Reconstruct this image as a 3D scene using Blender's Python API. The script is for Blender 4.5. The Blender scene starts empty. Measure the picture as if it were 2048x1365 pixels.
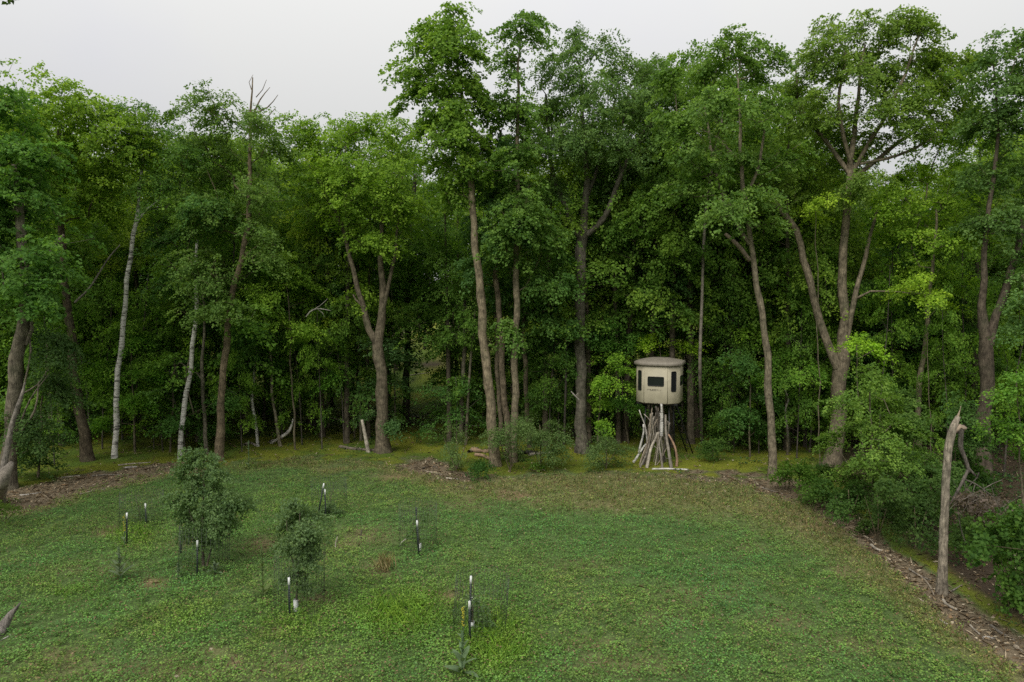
import bpy, math, random
import numpy as np

# ------------------------------------------------------------------ camera, sky, sun, exposure
SC = bpy.context.scene
COL = SC.collection
F = 1462.0            # focal length in pixels of the 2048 px wide photograph
H = 7.0               # camera height (m)
PITCH = math.radians(3.5)
CP, SP = math.cos(PITCH), math.sin(PITCH)

cam_d = bpy.data.cameras.new('camera')
cam_d.sensor_width = 36.0
cam_d.lens = F / 2048.0 * 36.0
cam_d.clip_start = 0.1
cam_d.clip_end = 3000.0
cam = bpy.data.objects.new('camera', cam_d)
COL.objects.link(cam)
cam.location = (0, 0, H)
cam.rotation_euler = (math.radians(90) - PITCH, 0, 0)
SC.camera = cam

SUN_EL, SUN_ROT = math.radians(44), math.radians(205)
world = bpy.data.worlds.new('World')
SC.world = world
world.use_nodes = True
wn, wl = world.node_tree.nodes, world.node_tree.links
wn.clear()
w_out = wn.new('ShaderNodeOutputWorld')
sky = wn.new('ShaderNodeTexSky')
sky.sky_type = 'NISHITA'
sky.sun_disc = False
sky.sun_elevation = SUN_EL
sky.sun_rotation = SUN_ROT
bg_sky = wn.new('ShaderNodeBackground')
bg_sky.inputs['Strength'].default_value = 0.06
wl.new(sky.outputs[0], bg_sky.inputs['Color'])
# the overcast deck: an even pale grey with wide, faint, lilac-tinted thin places
tc = wn.new('ShaderNodeTexCoord')
mp = wn.new('ShaderNodeMapping'); mp.inputs['Scale'].default_value = (1.0, 1.0, 1.6)
nz = wn.new('ShaderNodeTexNoise'); nz.inputs['Scale'].default_value = 1.9; nz.inputs['Detail'].default_value = 4.0
rp = wn.new('ShaderNodeValToRGB')
rp.color_ramp.elements[0].position = 0.30; rp.color_ramp.elements[0].color = (0.412, 0.411, 0.440, 1)
rp.color_ramp.elements[1].position = 0.60; rp.color_ramp.elements[1].color = (0.446, 0.444, 0.433, 1)
wl.new(tc.outputs['Generated'], mp.inputs['Vector'])
wl.new(mp.outputs[0], nz.inputs['Vector'])
wl.new(nz.outputs['Fac'], rp.inputs['Fac'])
bg_cl = wn.new('ShaderNodeBackground')
bg_cl.inputs['Strength'].default_value = 1.0
# standard overcast sky: brighter towards the zenith
sx = wn.new('ShaderNodeSeparateXYZ'); wl.new(tc.outputs['Generated'], sx.inputs[0])
el = wn.new('ShaderNodeMapRange'); el.inputs[1].default_value = 0.0; el.inputs[2].default_value = 1.0
el.inputs[3].default_value = 0.65; el.inputs[4].default_value = 2.15
wl.new(sx.outputs['Z'], el.inputs[0])
vm = wn.new('ShaderNodeVectorMath'); vm.operation = 'SCALE'
wl.new(rp.outputs[0], vm.inputs[0]); wl.new(el.outputs[0], vm.inputs['Scale'])
wl.new(vm.outputs[0], bg_cl.inputs['Color'])
mixw = wn.new('ShaderNodeMixShader'); mixw.inputs['Fac'].default_value = 0.93
wl.new(bg_sky.outputs[0], mixw.inputs[1]); wl.new(bg_cl.outputs[0], mixw.inputs[2])
wl.new(mixw.outputs[0], w_out.inputs['Surface'])

sun_d = bpy.data.lights.new('sun', 'SUN')
sun_d.energy = 1.5
sun_d.angle = math.radians(35)
sun_d.color = (1.0, 0.97, 0.92)
sun = bpy.data.objects.new('sun', sun_d)
COL.objects.link(sun)
# sky.sun_rotation is measured clockwise from +Y; the lamp points the same way
_sd = np.array([math.sin(SUN_ROT) * math.cos(SUN_EL), math.cos(SUN_ROT) * math.cos(SUN_EL), math.sin(SUN_EL)])
from mathutils import Vector, Matrix
sun.rotation_euler = Vector(_sd).to_track_quat('Z', 'Y').to_euler()
sun.location = (0, 0, 60)

SC.view_settings.view_transform = 'Standard'
SC.view_settings.look = 'None'
SC.view_settings.exposure = 0.78
SC.view_settings.gamma = 1.0
SC.view_settings.use_curve_mapping = False
SC.cycles.max_bounces = 9
SC.cycles.diffuse_bounces = 6
SC.cycles.glossy_bounces = 2
SC.cycles.transmission_bounces = 7
SC.cycles.transparent_max_bounces = 4
SC.cycles.use_denoising = False

# ------------------------------------------------------------------ helpers
rng = np.random.default_rng(7)
random.seed(7)
UP = np.array([0.0, 0.0, 1.0])

def smooth(a, b, x):
    t = np.clip((x - a) / (b - a), 0, 1)
    return t * t * (3 - 2 * t)

def vnoise(x, y, f, seed=0):
    """value noise in 0..1 on a lattice of frequency f"""
    x = np.asarray(x, float) * f; y = np.asarray(y, float) * f
    xi = np.floor(x); yi = np.floor(y)
    u = x - xi; v = y - yi
    u = u * u * (3 - 2 * u); v = v * v * (3 - 2 * v)
    def h(a, b):
        s = np.sin(a * 127.1 + b * 311.7 + seed * 74.7) * 43758.5453
        return s - np.floor(s)
    return (h(xi, yi) * (1 - u) + h(xi + 1, yi) * u) * (1 - v) + (h(xi, yi + 1) * (1 - u) + h(xi + 1, yi + 1) * u) * v

def fnoise(x, y, f, seed=0):
    return (vnoise(x, y, f, seed) * 0.5 + vnoise(x, y, f * 2.1, seed + 3) * 0.3 + vnoise(x, y, f * 4.3, seed + 5) * 0.2)

def gz(x, y):
    """height of the ground"""
    x = np.asarray(x, float); y = np.asarray(y, float)
    z = 0.10 * (fnoise(x, y, 0.13, 1) - 0.5) * smooth(6, 14, y)
    z = z + 0.022 * np.maximum(y - 36, 0) * smooth(36, 60, y)
    return z

def ray(px, py):
    dx = (px - 1024.0) / F; du = (682.5 - py) / F
    return np.array([dx, CP + du * SP, -SP + du * CP])

def at(px, py, Y):
    """the point where the sight line of a photo pixel meets the upright plane y = Y"""
    d = ray(px, py)
    t = Y / d[1]
    return np.array([d[0] * t, Y, H + d[2] * t])

def ground(px, py):
    """the ground point seen at a photo pixel"""
    d = ray(px, py)
    z = 0.0
    for _ in range(6):
        t = (H - z) / -d[2]
        z = float(gz(d[0] * t, d[1] * t))
    return np.array([d[0] * t, d[1] * t, z])

def project(x, y, z):
    x = np.asarray(x, float); y = np.asarray(y, float); z = np.asarray(z, float)
    dz = z - H
    f = np.maximum(y * CP - dz * SP, 0.5)
    u = y * SP + dz * CP
    return 1024 + F * x / f, 682.5 - F * u / f

def nrm(a):
    return a / np.maximum(np.linalg.norm(a, axis=-1, keepdims=True), 1e-9)

class Geo:
    """collects pieces and builds ONE mesh from them"""
    def __init__(s):
        s.v = []; s.f3 = []; s.f4 = []; s.n = 0; s.t3 = []; s.t4 = []
    def add(s, v, f3=None, f4=None, t3=None, t4=None):
        v = np.asarray(v, float)
        if f3 is not None and len(f3):
            s.f3.append(np.asarray(f3, np.int64) + s.n)
            s.t3.append(np.zeros(len(f3)) if t3 is None else np.asarray(t3))
        if f4 is not None and len(f4):
            s.f4.append(np.asarray(f4, np.int64) + s.n)
            s.t4.append(np.zeros(len(f4)) if t4 is None else np.asarray(t4))
        s.v.append(v); s.n += len(v)
    def mesh(s, name, mat, smooth_faces=False, attr=None, origin=None):
        v = np.concatenate(s.v) if s.v else np.zeros((0, 3))
        if origin is not None: v = v - np.asarray(origin)
        f3 = np.concatenate(s.f3) if s.f3 else np.zeros((0, 3), np.int64)
        f4 = np.concatenate(s.f4) if s.f4 else np.zeros((0, 4), np.int64)
        me = bpy.data.meshes.new(name)
        me.vertices.add(len(v)); me.vertices.foreach_set('co', v.astype(np.float32).ravel())
        nl = f3.size + f4.size
        me.loops.add(nl); me.loops.foreach_set('vertex_index', np.concatenate([f3.ravel(), f4.ravel()]).astype(np.int32))
        npol = len(f3) + len(f4)
        me.polygons.add(npol)
        st = np.concatenate([np.arange(len(f3)) * 3, f3.size + np.arange(len(f4)) * 4]).astype(np.int32)
        me.polygons.foreach_set('loop_start', st)
        if smooth_faces:
            me.polygons.foreach_set('use_smooth', np.ones(npol, bool))
        me.update(calc_edges=True)
        if attr:
            t = np.concatenate((s.t3 or []) + (s.t4 or []))
            if t.ndim == 2:
                a = me.attributes.new(attr, 'FLOAT_COLOR', 'FACE')
                a.data.foreach_set('color', np.concatenate([t, np.ones((len(t), 1))], 1).astype(np.float32).ravel())
            else:
                a = me.attributes.new(attr, 'FLOAT', 'FACE')
                a.data.foreach_set('value', t.astype(np.float32))
        if mat: me.materials.append(mat)
        return me

def link(name, me, parent=None, color=None):
    o = bpy.data.objects.new(name, me)
    COL.objects.link(o)
    if parent is not None: o.parent = parent
    if color is not None: o.color = (*color, 1)
    return o

USED = set()
def thing(name, label, cat, loc=(0, 0, 0), rz=0.0, group=None, sc=1.0):
    o = bpy.data.objects.new(name, None)
    COL.objects.link(o)
    o.empty_display_size = 0.2
    o.location = loc; o.rotation_euler = (0, 0, rz); o.scale = (sc, sc, sc)
    tag(o, label, cat, group)
    return o
def tag(o, label, cat, group=None, kind=None):
    if label: o['label'] = label
    if cat: o['category'] = cat
    if group: o['group'] = group
    if kind: o['kind'] = kind
    return o
def copy_thing(root, loc, rz, sc, label, group=None, color=None, bark=None):
    r = root.copy(); COL.objects.link(r)
    r.location = loc; r.rotation_euler = (0, 0, rz); r.scale = sc if hasattr(sc, '__len__') else (sc, sc, sc)
    r['label'] = label
    if group: r['group'] = group
    for ch in list(root.children):
        c = ch.copy(); COL.objects.link(c); c.parent = r
        if ch.name.startswith('crown') and color is not None: c.color = (*color, 1)
        if ch.name.startswith('trunk') and bark is not None: c.color = (*bark, 1)
        for g in ch.children:
            d = g.copy(); COL.objects.link(d); d.parent = c
    return r

def catmull(P, R, step):
    """smooth a path and its radii"""
    P = np.asarray(P, float); R = np.asarray(R, float)
    n = len(P)
    if n < 3:
        k = max(2, int(np.linalg.norm(P[-1] - P[0]) / step) + 1)
        t = np.linspace(0, 1, k)[:, None]
        return P[0] * (1 - t) + P[-1] * t, R[0] * (1 - t[:, 0]) + R[-1] * t[:, 0]
    Q = np.vstack([2 * P[0] - P[1], P, 2 * P[-1] - P[-2]])
    op, orr = [], []
    for i in range(n - 1):
        k = max(1, int(np.linalg.norm(P[i + 1] - P[i]) / step))
        t = (np.arange(k) / k)[:, None]
        a, b, c, d = Q[i], Q[i + 1], Q[i + 2], Q[i + 3]
        op.append(0.5 * ((2 * b) + (-a + c) * t + (2 * a - 5 * b + 4 * c - d) * t ** 2 + (-a + 3 * b - 3 * c + d) * t ** 3))
        orr.append(R[i] * (1 - t[:, 0]) + R[i + 1] * t[:, 0])
    op.append(P[-1:]); orr.append(R[-1:])
    return np.vstack(op), np.concatenate(orr)

def tube(g, P, R, sides=6, rough=0.0, cap=True, flare=0.0):
    """a tapered tube along P, added to g"""
    P = np.asarray(P, float); R = np.asarray(R, float).copy()
    n = len(P)
    T = np.empty_like(P)
    T[1:-1] = P[2:] - P[:-2]; T[0] = P[1] - P[0]; T[-1] = P[-1] - P[-2]
    T = nrm(T)
    ref = np.array([1.0, 0.13, 0.0]) if abs(T[0][0]) < 0.9 else np.array([0.0, 1.0, 0.1])
    A = nrm(ref - T * (T @ ref)[:, None]); B = np.cross(T, A)
    th = np.arange(sides) / sides * 2 * math.pi
    rr = np.repeat(R[:, None], sides, 1)
    if rough > 0:
        rr = rr * (1 + rough * (rng.random((n, sides)) - 0.5) * 2)
    if flare > 0:
        hgt = np.linalg.norm(P - P[0], axis=1)
        fl = np.exp(-hgt / 0.35)[:, None] * flare * (1 + 0.5 * np.cos(th * 4 + 1.0)[None, :])
        rr = rr * (1 + fl)
    V = P[:, None, :] + rr[..., None] * (np.cos(th)[None, :, None] * A[:, None, :] + np.sin(th)[None, :, None] * B[:, None, :])
    V = V.reshape(-1, 3)
    i = np.arange(n - 1)[:, None] * sides; j = np.arange(sides)[None, :]; j2 = (j + 1) % sides
    q = np.stack([i + j, i + j2, i + sides + j2, i + sides + j], -1).reshape(-1, 4)
    f3 = None
    if cap:
        V = np.vstack([V, P[-1:]])
        b = (n - 1) * sides; e = n * sides
        f3 = np.stack([b + np.arange(sides), b + (np.arange(sides) + 1) % sides, np.full(sides, e)], 1)
    g.add(V, f3=f3, f4=q)

def box(g, c, s, M=None):
    c = np.asarray(c, float); s = np.asarray(s, float) / 2
    v = np.array([[x, y, z] for x in (-1, 1) for y in (-1, 1) for z in (-1, 1)], float) * s
    if M is not None: v = v @ np.asarray(M).T
    g.add(v + c, f4=[[0, 1, 3, 2], [4, 6, 7, 5], [0, 4, 5, 1], [2, 3, 7, 6], [0, 2, 6, 4], [1, 5, 7, 3]])

def bar(g, a, b, w, d=None):
    """a square bar from a to b"""
    a = np.asarray(a, float); b = np.asarray(b, float)
    z = nrm(b - a); ref = np.array([0, 0, 1.0]) if abs(z[2]) < 0.95 else np.array([1.0, 0, 0])
    x = nrm(np.cross(ref, z)); y = np.cross(z, x)
    box(g, (a + b) / 2, (w, d or w, np.linalg.norm(b - a)), np.stack([x, y, z], 1))

def leaves(g, pos, nor, dirv, L, W, tint, fold=0.12):
    """folded kite leaves: two triangles each"""
    N = len(pos)
    nor = nrm(nor); d = nrm(dirv - nor * np.sum(dirv * nor, 1, keepdims=True))
    s = np.cross(nor, d)
    L = np.broadcast_to(L, (N,))[:, None]; W = np.broadcast_to(W, (N,))[:, None]
    b = pos - d * L * 0.5
    t = pos + d * L * 0.5 - nor * L * 0.10
    m = pos - d * L * 0.06 + nor * L * fold
    l = m + s * W * 0.5; r = m - s * W * 0.5
    V = np.stack([b, r, t, l], 1).reshape(-1, 3)
    i = np.arange(N)[:, None] * 4
    f = np.concatenate([i + np.array([[0, 1, 2]]), i + np.array([[0, 2, 3]])], 1).reshape(-1, 3)
    g.add(V, f3=f, t3=np.repeat(tint, 2, axis=0))

def pal(n, cols, w=None):
    cols = np.asarray(cols, float)
    i = rng.choice(len(cols), n, p=w)
    return cols[i] * (0.7 + 0.6 * rng.random((n, 1)))

# ------------------------------------------------------------------ materials
def new_mat(name):
    m = bpy.data.materials.new(name); m.use_nodes = True
    n = m.node_tree.nodes; n.clear()
    return m, n, m.node_tree.links

def leaf_mat(name, transl=0.42, color_attr=False, gloss=0.10, rough=0.6):
    m, n, l = new_mat(name)
    out = n.new('ShaderNodeOutputMaterial')
    if color_attr:
        at_ = n.new('ShaderNodeAttribute'); at_.attribute_name = 'col'
        colsock = at_.outputs['Color']
    else:
        oi = n.new('ShaderNodeObjectInfo')
        at_ = n.new('ShaderNodeAttribute'); at_.attribute_name = 'tint'
        hs = n.new('ShaderNodeHueSaturation')
        hu = n.new('ShaderNodeMapRange'); hu.inputs[3].default_value = 0.515; hu.inputs[4].default_value = 0.480
        va = n.new('ShaderNodeMapRange'); va.inputs[3].default_value = 0.55; va.inputs[4].default_value = 1.5
        l.new(at_.outputs['Fac'], hu.inputs[0]); l.new(at_.outputs['Fac'], va.inputs[0])
        l.new(oi.outputs['Color'], hs.inputs['Color']); l.new(hu.outputs[0], hs.inputs['Hue']); l.new(va.outputs[0], hs.inputs['Value'])
        colsock = hs.outputs['Color']
    p = n.new('ShaderNodeBsdfPrincipled')
    p.inputs['Roughness'].default_value = rough; p.inputs['Specular IOR Level'].default_value = gloss
    l.new(colsock, p.inputs['Base Color'])
    tr = n.new('ShaderNodeBsdfTranslucent')
    mul = n.new('ShaderNodeMix'); mul.data_type = 'RGBA'; mul.blend_type = 'MULTIPLY'; mul.inputs['Factor'].default_value = 1.0
    mul.inputs[7].default_value = (1.5, 1.55, 0.75, 1)
    l.new(colsock, mul.inputs[6]); l.new(mul.outputs[2], tr.inputs['Color'])
    mx = n.new('ShaderNodeMixShader'); mx.inputs['Fac'].default_value = transl
    l.new(p.outputs[0], mx.inputs[1]); l.new(tr.outputs[0], mx.inputs[2]); l.new(mx.outputs[0], out.inputs['Surface'])
    return m

def bark_mat(name, scale=(9, 9, 1.6), lo=0.36, hi=1.5, moss=0.4, bump=0.9):
    m, n, l = new_mat(name)
    out = n.new('ShaderNodeOutputMaterial'); p = n.new('ShaderNodeBsdfPrincipled')
    p.inputs['Roughness'].default_value = 0.9; p.inputs['Specular IOR Level'].default_value = 0.15
    tcn = n.new('ShaderNodeTexCoord'); mpn = n.new('ShaderNodeMapping'); mpn.inputs['Scale'].default_value = scale
    l.new(tcn.outputs['Object'], mpn.inputs['Vector'])
    nz1 = n.new('ShaderNodeTexNoise'); nz1.inputs['Scale'].default_value = 3.0; nz1.inputs['Detail'].default_value = 6; nz1.inputs['Roughness'].default_value = 0.65
    l.new(mpn.outputs[0], nz1.inputs['Vector'])
    mr = n.new('ShaderNodeMapRange'); mr.inputs[1].default_value = 0.3; mr.inputs[2].default_value = 0.7
    mr.inputs[3].default_value = lo; mr.inputs[4].default_value = hi
    l.new(nz1.outputs['Fac'], mr.inputs[0])
    oi = n.new('ShaderNodeObjectInfo')
    nz3 = n.new('ShaderNodeTexNoise'); nz3.inputs['Scale'].default_value = 4.5; nz3.inputs['Detail'].default_value = 5; nz3.inputs['Roughness'].default_value = 0.7
    l.new(tcn.outputs['Object'], nz3.inputs['Vector'])
    mr3 = n.new('ShaderNodeMapRange'); mr3.inputs[1].default_value = 0.36; mr3.inputs[2].default_value = 0.64; mr3.inputs[3].default_value = 0.55; mr3.inputs[4].default_value = 1.4
    l.new(nz3.outputs['Fac'], mr3.inputs[0])
    mm = n.new('ShaderNodeMath'); mm.operation = 'MULTIPLY'; l.new(mr.outputs[0], mm.inputs[0]); l.new(mr3.outputs[0], mm.inputs[1])
    mul = n.new('ShaderNodeMix'); mul.data_type = 'RGBA'; mul.blend_type = 'MULTIPLY'; mul.inputs['Factor'].default_value = 1.0
    l.new(oi.outputs['Color'], mul.inputs[6]); l.new(mm.outputs[0], mul.inputs[7])
    nz2 = n.new('ShaderNodeTexNoise'); nz2.inputs['Scale'].default_value = 1.3; nz2.inputs['Detail'].default_value = 4
    l.new(tcn.outputs['Object'], nz2.inputs['Vector'])
    mr2 = n.new('ShaderNodeMapRange'); mr2.inputs[1].default_value = 0.52; mr2.inputs[2].default_value = 0.75; mr2.inputs[4].default_value = moss
    l.new(nz2.outputs['Fac'], mr2.inputs[0])
    mx = n.new('ShaderNodeMix'); mx.data_type = 'RGBA'
    l.new(mr2.outputs[0], mx.inputs['Factor']); l.new(mul.outputs[2], mx.inputs[6]); mx.inputs[7].default_value = (0.06, 0.075, 0.035, 1)
    l.new(mx.outputs[2], p.inputs['Base Color'])
    bp = n.new('ShaderNodeBump'); bp.inputs['Strength'].default_value = bump; bp.inputs['Distance'].default_value = 0.03
    l.new(nz1.outputs['Fac'], bp.inputs['Height']); l.new(bp.outputs[0], p.inputs['Normal'])
    l.new(p.outputs[0], out.inputs['Surface'])
    return m

def birch_mat(name):
    m, n, l = new_mat(name)
    out = n.new('ShaderNodeOutputMaterial'); p = n.new('ShaderNodeBsdfPrincipled'); p.inputs['Roughness'].default_value = 0.75
    tcn = n.new('ShaderNodeTexCoord'); mpn = n.new('ShaderNodeMapping'); mpn.inputs['Scale'].default_value = (1.6, 1.6, 6.5)
    l.new(tcn.outputs['Object'], mpn.inputs['Vector'])
    nz1 = n.new('ShaderNodeTexNoise'); nz1.inputs['Scale'].default_value = 1.6; nz1.inputs['Detail'].default_value = 5; nz1.inputs['Roughness'].default_value = 0.7
    l.new(mpn.outputs[0], nz1.inputs['Vector'])
    r = n.new('ShaderNodeValToRGB')
    e = r.color_ramp.elements
    e[0].position = 0.38; e[0].color = (0.05, 0.045, 0.04, 1)
    e[1].position = 0.50; e[1].color = (0.46, 0.44, 0.39, 1)
    x = r.color_ramp.elements.new(0.72); x.color = (0.58, 0.56, 0.52, 1)
    l.new(nz1.outputs['Fac'], r.inputs['Fac']); l.new(r.outputs[0], p.inputs['Base Color'])
    l.new(p.outputs[0], out.inputs['Surface'])
    return m

def plain_mat(name, col, rough=0.6, spec=0.3, var=0.15, scale=8.0, metal=0.0):
    m, n, l = new_mat(name)
    out = n.new('ShaderNodeOutputMaterial'); p = n.new('ShaderNodeBsdfPrincipled')
    p.inputs['Roughness'].default_value = rough; p.inputs['Specular IOR Level'].default_value = spec; p.inputs['Metallic'].default_value = metal
    tcn = n.new('ShaderNodeTexCoord')
    nz1 = n.new('ShaderNodeTexNoise'); nz1.inputs['Scale'].default_value = scale; nz1.inputs['Detail'].default_value = 6
    l.new(tcn.outputs['Object'], nz1.inputs['Vector'])
    mr = n.new('ShaderNodeMapRange'); mr.inputs[1].default_value = 0.3; mr.inputs[2].default_value = 0.7
    mr.inputs[3].default_value = 1 - var; mr.inputs[4].default_value = 1 + var
    l.new(nz1.outputs['Fac'], mr.inputs[0])
    mul = n.new('ShaderNodeMix'); mul.data_type = 'RGBA'; mul.blend_type = 'MULTIPLY'; mul.inputs['Factor'].default_value = 1.0
    mul.inputs[6].default_value = (*col, 1); l.new(mr.outputs[0], mul.inputs[7])
    l.new(mul.outputs[2], p.inputs['Base Color'])
    l.new(p.outputs[0], out.inputs['Surface'])
    return m

M_LEAF = leaf_mat('leaf')
M_COVER = leaf_mat('ground_leaf', transl=0.22, color_attr=True, gloss=0.12, rough=0.65)
M_CHIP = leaf_mat('wood_chip', transl=0.0, color_attr=True, gloss=0.1, rough=0.9)
M_BARK = bark_mat('bark')
M_BIRCH = birch_mat('birch_bark')
M_STICK = bark_mat('weathered_wood', scale=(14, 14, 14), lo=0.6, hi=1.3, moss=0.0, bump=0.3)
# ------------------------------------------------------------------ ground
EX = np.array([-3000, -800, 0, 60, 150, 250, 340, 500, 700, 800, 870, 930, 1100, 1300, 1480, 1600, 1700, 1800, 1900, 2048, 2400, 3000, 6000], float)
EY = np.array([1500, 1120, 1030, 1018, 990, 965, 946, 930, 922, 934, 950, 962, 948, 948, 962, 1003, 1072, 1158, 1238, 1345, 1570, 1950, 4000], float)
def interp(xs, ys): return lambda p: np.interp(p, xs, ys)
LIT_W = interp([-800, 0, 150, 330, 430, 780, 830, 900, 960, 1100, 1280, 1480, 1560, 1700, 1900, 2048, 3000], [60, 52, 34, 16, 3, 3, 18, 22, 6, 3, 5, 9, 32, 54, 60, 62, 80])
WORN_W = interp([-800, 0, 300, 500, 800, 950, 1100, 1400, 1600, 1800, 2048, 3000], [10, 10, 8, 16, 28, 42, 66, 90, 95, 75, 60, 70])
SPOTS = [  # bare or dry spots in the field: px, py, rx, ry, strength
    (305, 1166, 24, 9, .9), (888, 1193, 26, 13, .9), (1028, 992, 30, 8, .9), (1010, 988, 14, 6, .9), (220, 1062, 22, 10, .8), (460, 1322, 10, 12, .7),
    (690, 1088, 22, 9, .6), (760, 1135, 26, 18, .5), (545, 1265, 26, 10, .5), (1075, 1000, 16, 9, .5), (370, 1085, 20, 8, .7), (640, 1200, 34, 14, .6),
    (790, 955, 40, 8, .6), (1690, 1140, 18, 12, .6), (740, 1072, 50, 16, .4), (520, 1090, 30, 14, .6), (830, 1230, 20, 10, .4), (1905, 1245, 30, 12, .5),
    (1660, 1050, 60, 14, .6), (1500, 1100, 40, 12, .3), (1180, 1290, 60, 16, .3), (120, 1320, 60, 20, .4), (1330, 1240, 60, 20, .25), (420, 1300, 30, 12, .4), (300, 1345, 240, 24, .34), (570, 1330, 110, 22, .30), (1380, 1190, 70, 18, .28), (1150, 1130, 60, 14, .2), (1250, 1330, 120, 20, .28), (1700, 1290, 90, 22, .3), (1560, 1240, 60, 14, .25), (200, 1140, 70, 14, .25), (930, 1010, 60, 12, .35), (1200, 1010, 90, 12, .3)]
LUSH = [(800, 1235, 95, 50, 1), (985, 1290, 75, 70, 1), (270, 1075, 45, 24, .8), (600, 1250, 90, 40, .5), (150, 1190, 60, 20, .5), (370, 1240, 70, 40, .4), (620, 1010, 60, 20, .4), (480, 1035, 40, 30, .4), (500, 925, 110, 9, .7), (900, 930, 40, 20, .5)]

def zones(x, y):
    """how much of each kind of ground lies at (x, y)"""
    px, py = project(x, y, gz(x, y))
    beh = np.asarray(y) < 6
    py = np.where(beh, 2500, py); px = np.where(beh, 1024, px)
    wob = (fnoise(x, y, 0.55, 11) - 0.5) * 34 + (vnoise(x, y, 2.3, 12) - 0.5) * 14
    e = np.interp(px, EX, EY)
    d = py - e + wob                      # > 0: in the field
    lw = LIT_W(px); ww = WORN_W(px)
    field = smooth(-6, 8, d)
    worn = field * (1 - smooth(ww * 0.45, ww * 1.25, d))
    litter = smooth(-lw - 6, -lw * 0.8, d) * (1 - smooth(-4, 12, d)) * smooth(2, 8, lw)
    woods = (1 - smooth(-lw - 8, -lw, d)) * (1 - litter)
    moss = woods * smooth(0.36, 0.62, fnoise(x, y, 0.30, 21) + 0.34 * smooth(-190, -70, d) + 0.10)
    moss = moss * (1 - smooth(1600, 1720, px) * (1 - smooth(-110, -70, d)))
    open_ = woods * smooth(770, 810, px) * smooth(925, 890, px) * smooth(-60, -110, d) * smooth(.30, .50, fnoise(x, y, .25, 23))
    moss = np.maximum(moss, open_)
    bare = np.zeros_like(d); lush = np.zeros_like(d)
    jx = (fnoise(x, y, 1.3, 31) - .5) * 30; jy = (fnoise(x, y, 1.3, 32) - .5) * 18
    for (cx, cy, rx, ry, s) in SPOTS:
        bare = np.maximum(bare, min(1.0, s * 1.25) * np.exp(-(((px + jx - cx) / rx) ** 2 + ((py + jy - cy) / ry) ** 2) * .75))
    for (cx, cy, rx, ry, s) in LUSH:
        lush = np.maximum(lush, s * np.exp(-(((px + jx - cx) / rx) ** 2 + ((py + jy - cy) / ry) ** 2) * 0.8))
    return dict(px=px, py=py, d=d, field=field, worn=worn, litter=litter, woods=woods, moss=moss, bare=bare * field, lush=lush * field)

def grid_axis(fine0, fine1, step, far0, far1):
    f = np.arange(fine0, fine1 + 1e-6, step)
    lo = fine0 - np.cumsum(step * 1.35 ** np.arange(1, 30)); lo = lo[lo > far0]
    hi = fine1 + np.cumsum(step * 1.35 ** np.arange(1, 30)); hi = hi[hi < far1]
    return np.concatenate([[far0], lo[::-1], f, hi, [far1]])
gx = grid_axis(-24, 24, 0.17, -900, 900)
gy = grid_axis(9, 44, 0.17, -700, 1100)
X, Y = np.meshgrid(gx, gy)
xf, yf = X.ravel(), Y.ravel()
Z = zones(xf, yf)
zz = gz(xf, yf)
fine = smooth(26, 22, np.abs(xf)) * smooth(46, 42, yf) * smooth(7, 10, yf)
zz = zz + fine * (0.05 * (vnoise(xf, yf, 1.7, 41) - .5) + 0.03 * (vnoise(xf, yf, 5.1, 42) - .5))
n1 = fnoise(xf, yf, 0.9, 51)[:, None]; n2 = vnoise(xf, yf, 4.0, 52)[:, None]
def lerp(a, b, t): return a * (1 - t) + np.asarray(b) * t
C = np.tile(np.array([0.078, 0.122, 0.038]), (len(xf), 1))                # field soil seen between clover
C = lerp(C, lerp(np.array([0.135, 0.150, 0.052]), np.array([0.180, 0.160, 0.076]), n1), Z['worn'][:, None] * 0.9)
C = lerp(C, lerp(np.array([0.25, 0.165, 0.095]), np.array([0.15, 0.12, 0.06]), n2), np.clip(Z['bare'], 0, 1)[:, None])
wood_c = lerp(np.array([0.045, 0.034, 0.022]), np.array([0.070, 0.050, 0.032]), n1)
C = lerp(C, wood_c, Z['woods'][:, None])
moss_c = lerp(np.array([0.078, 0.125, 0.018]), np.array([0.165, 0.180, 0.020]), smooth(.3, .7, fnoise(xf, yf, 0.6, 61))[:, None])
C = lerp(C, moss_c, (Z['moss'] * 0.95)[:, None])
C = lerp(C, lerp(np.array([0.118, 0.093, 0.060]), np.array([0.180, 0.142, 0.092]), n2), Z['litter'][:, None])
C = lerp(C, np.array([0.06, 0.10, 0.02]), (Z['lush'] * 0.8)[:, None])
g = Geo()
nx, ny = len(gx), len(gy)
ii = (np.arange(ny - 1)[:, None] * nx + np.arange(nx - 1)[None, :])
g.add(np.stack([xf, yf, zz], 1), f4=np.stack([ii, ii + 1, ii + nx + 1, ii + nx], -1).reshape(-1, 4))
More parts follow.
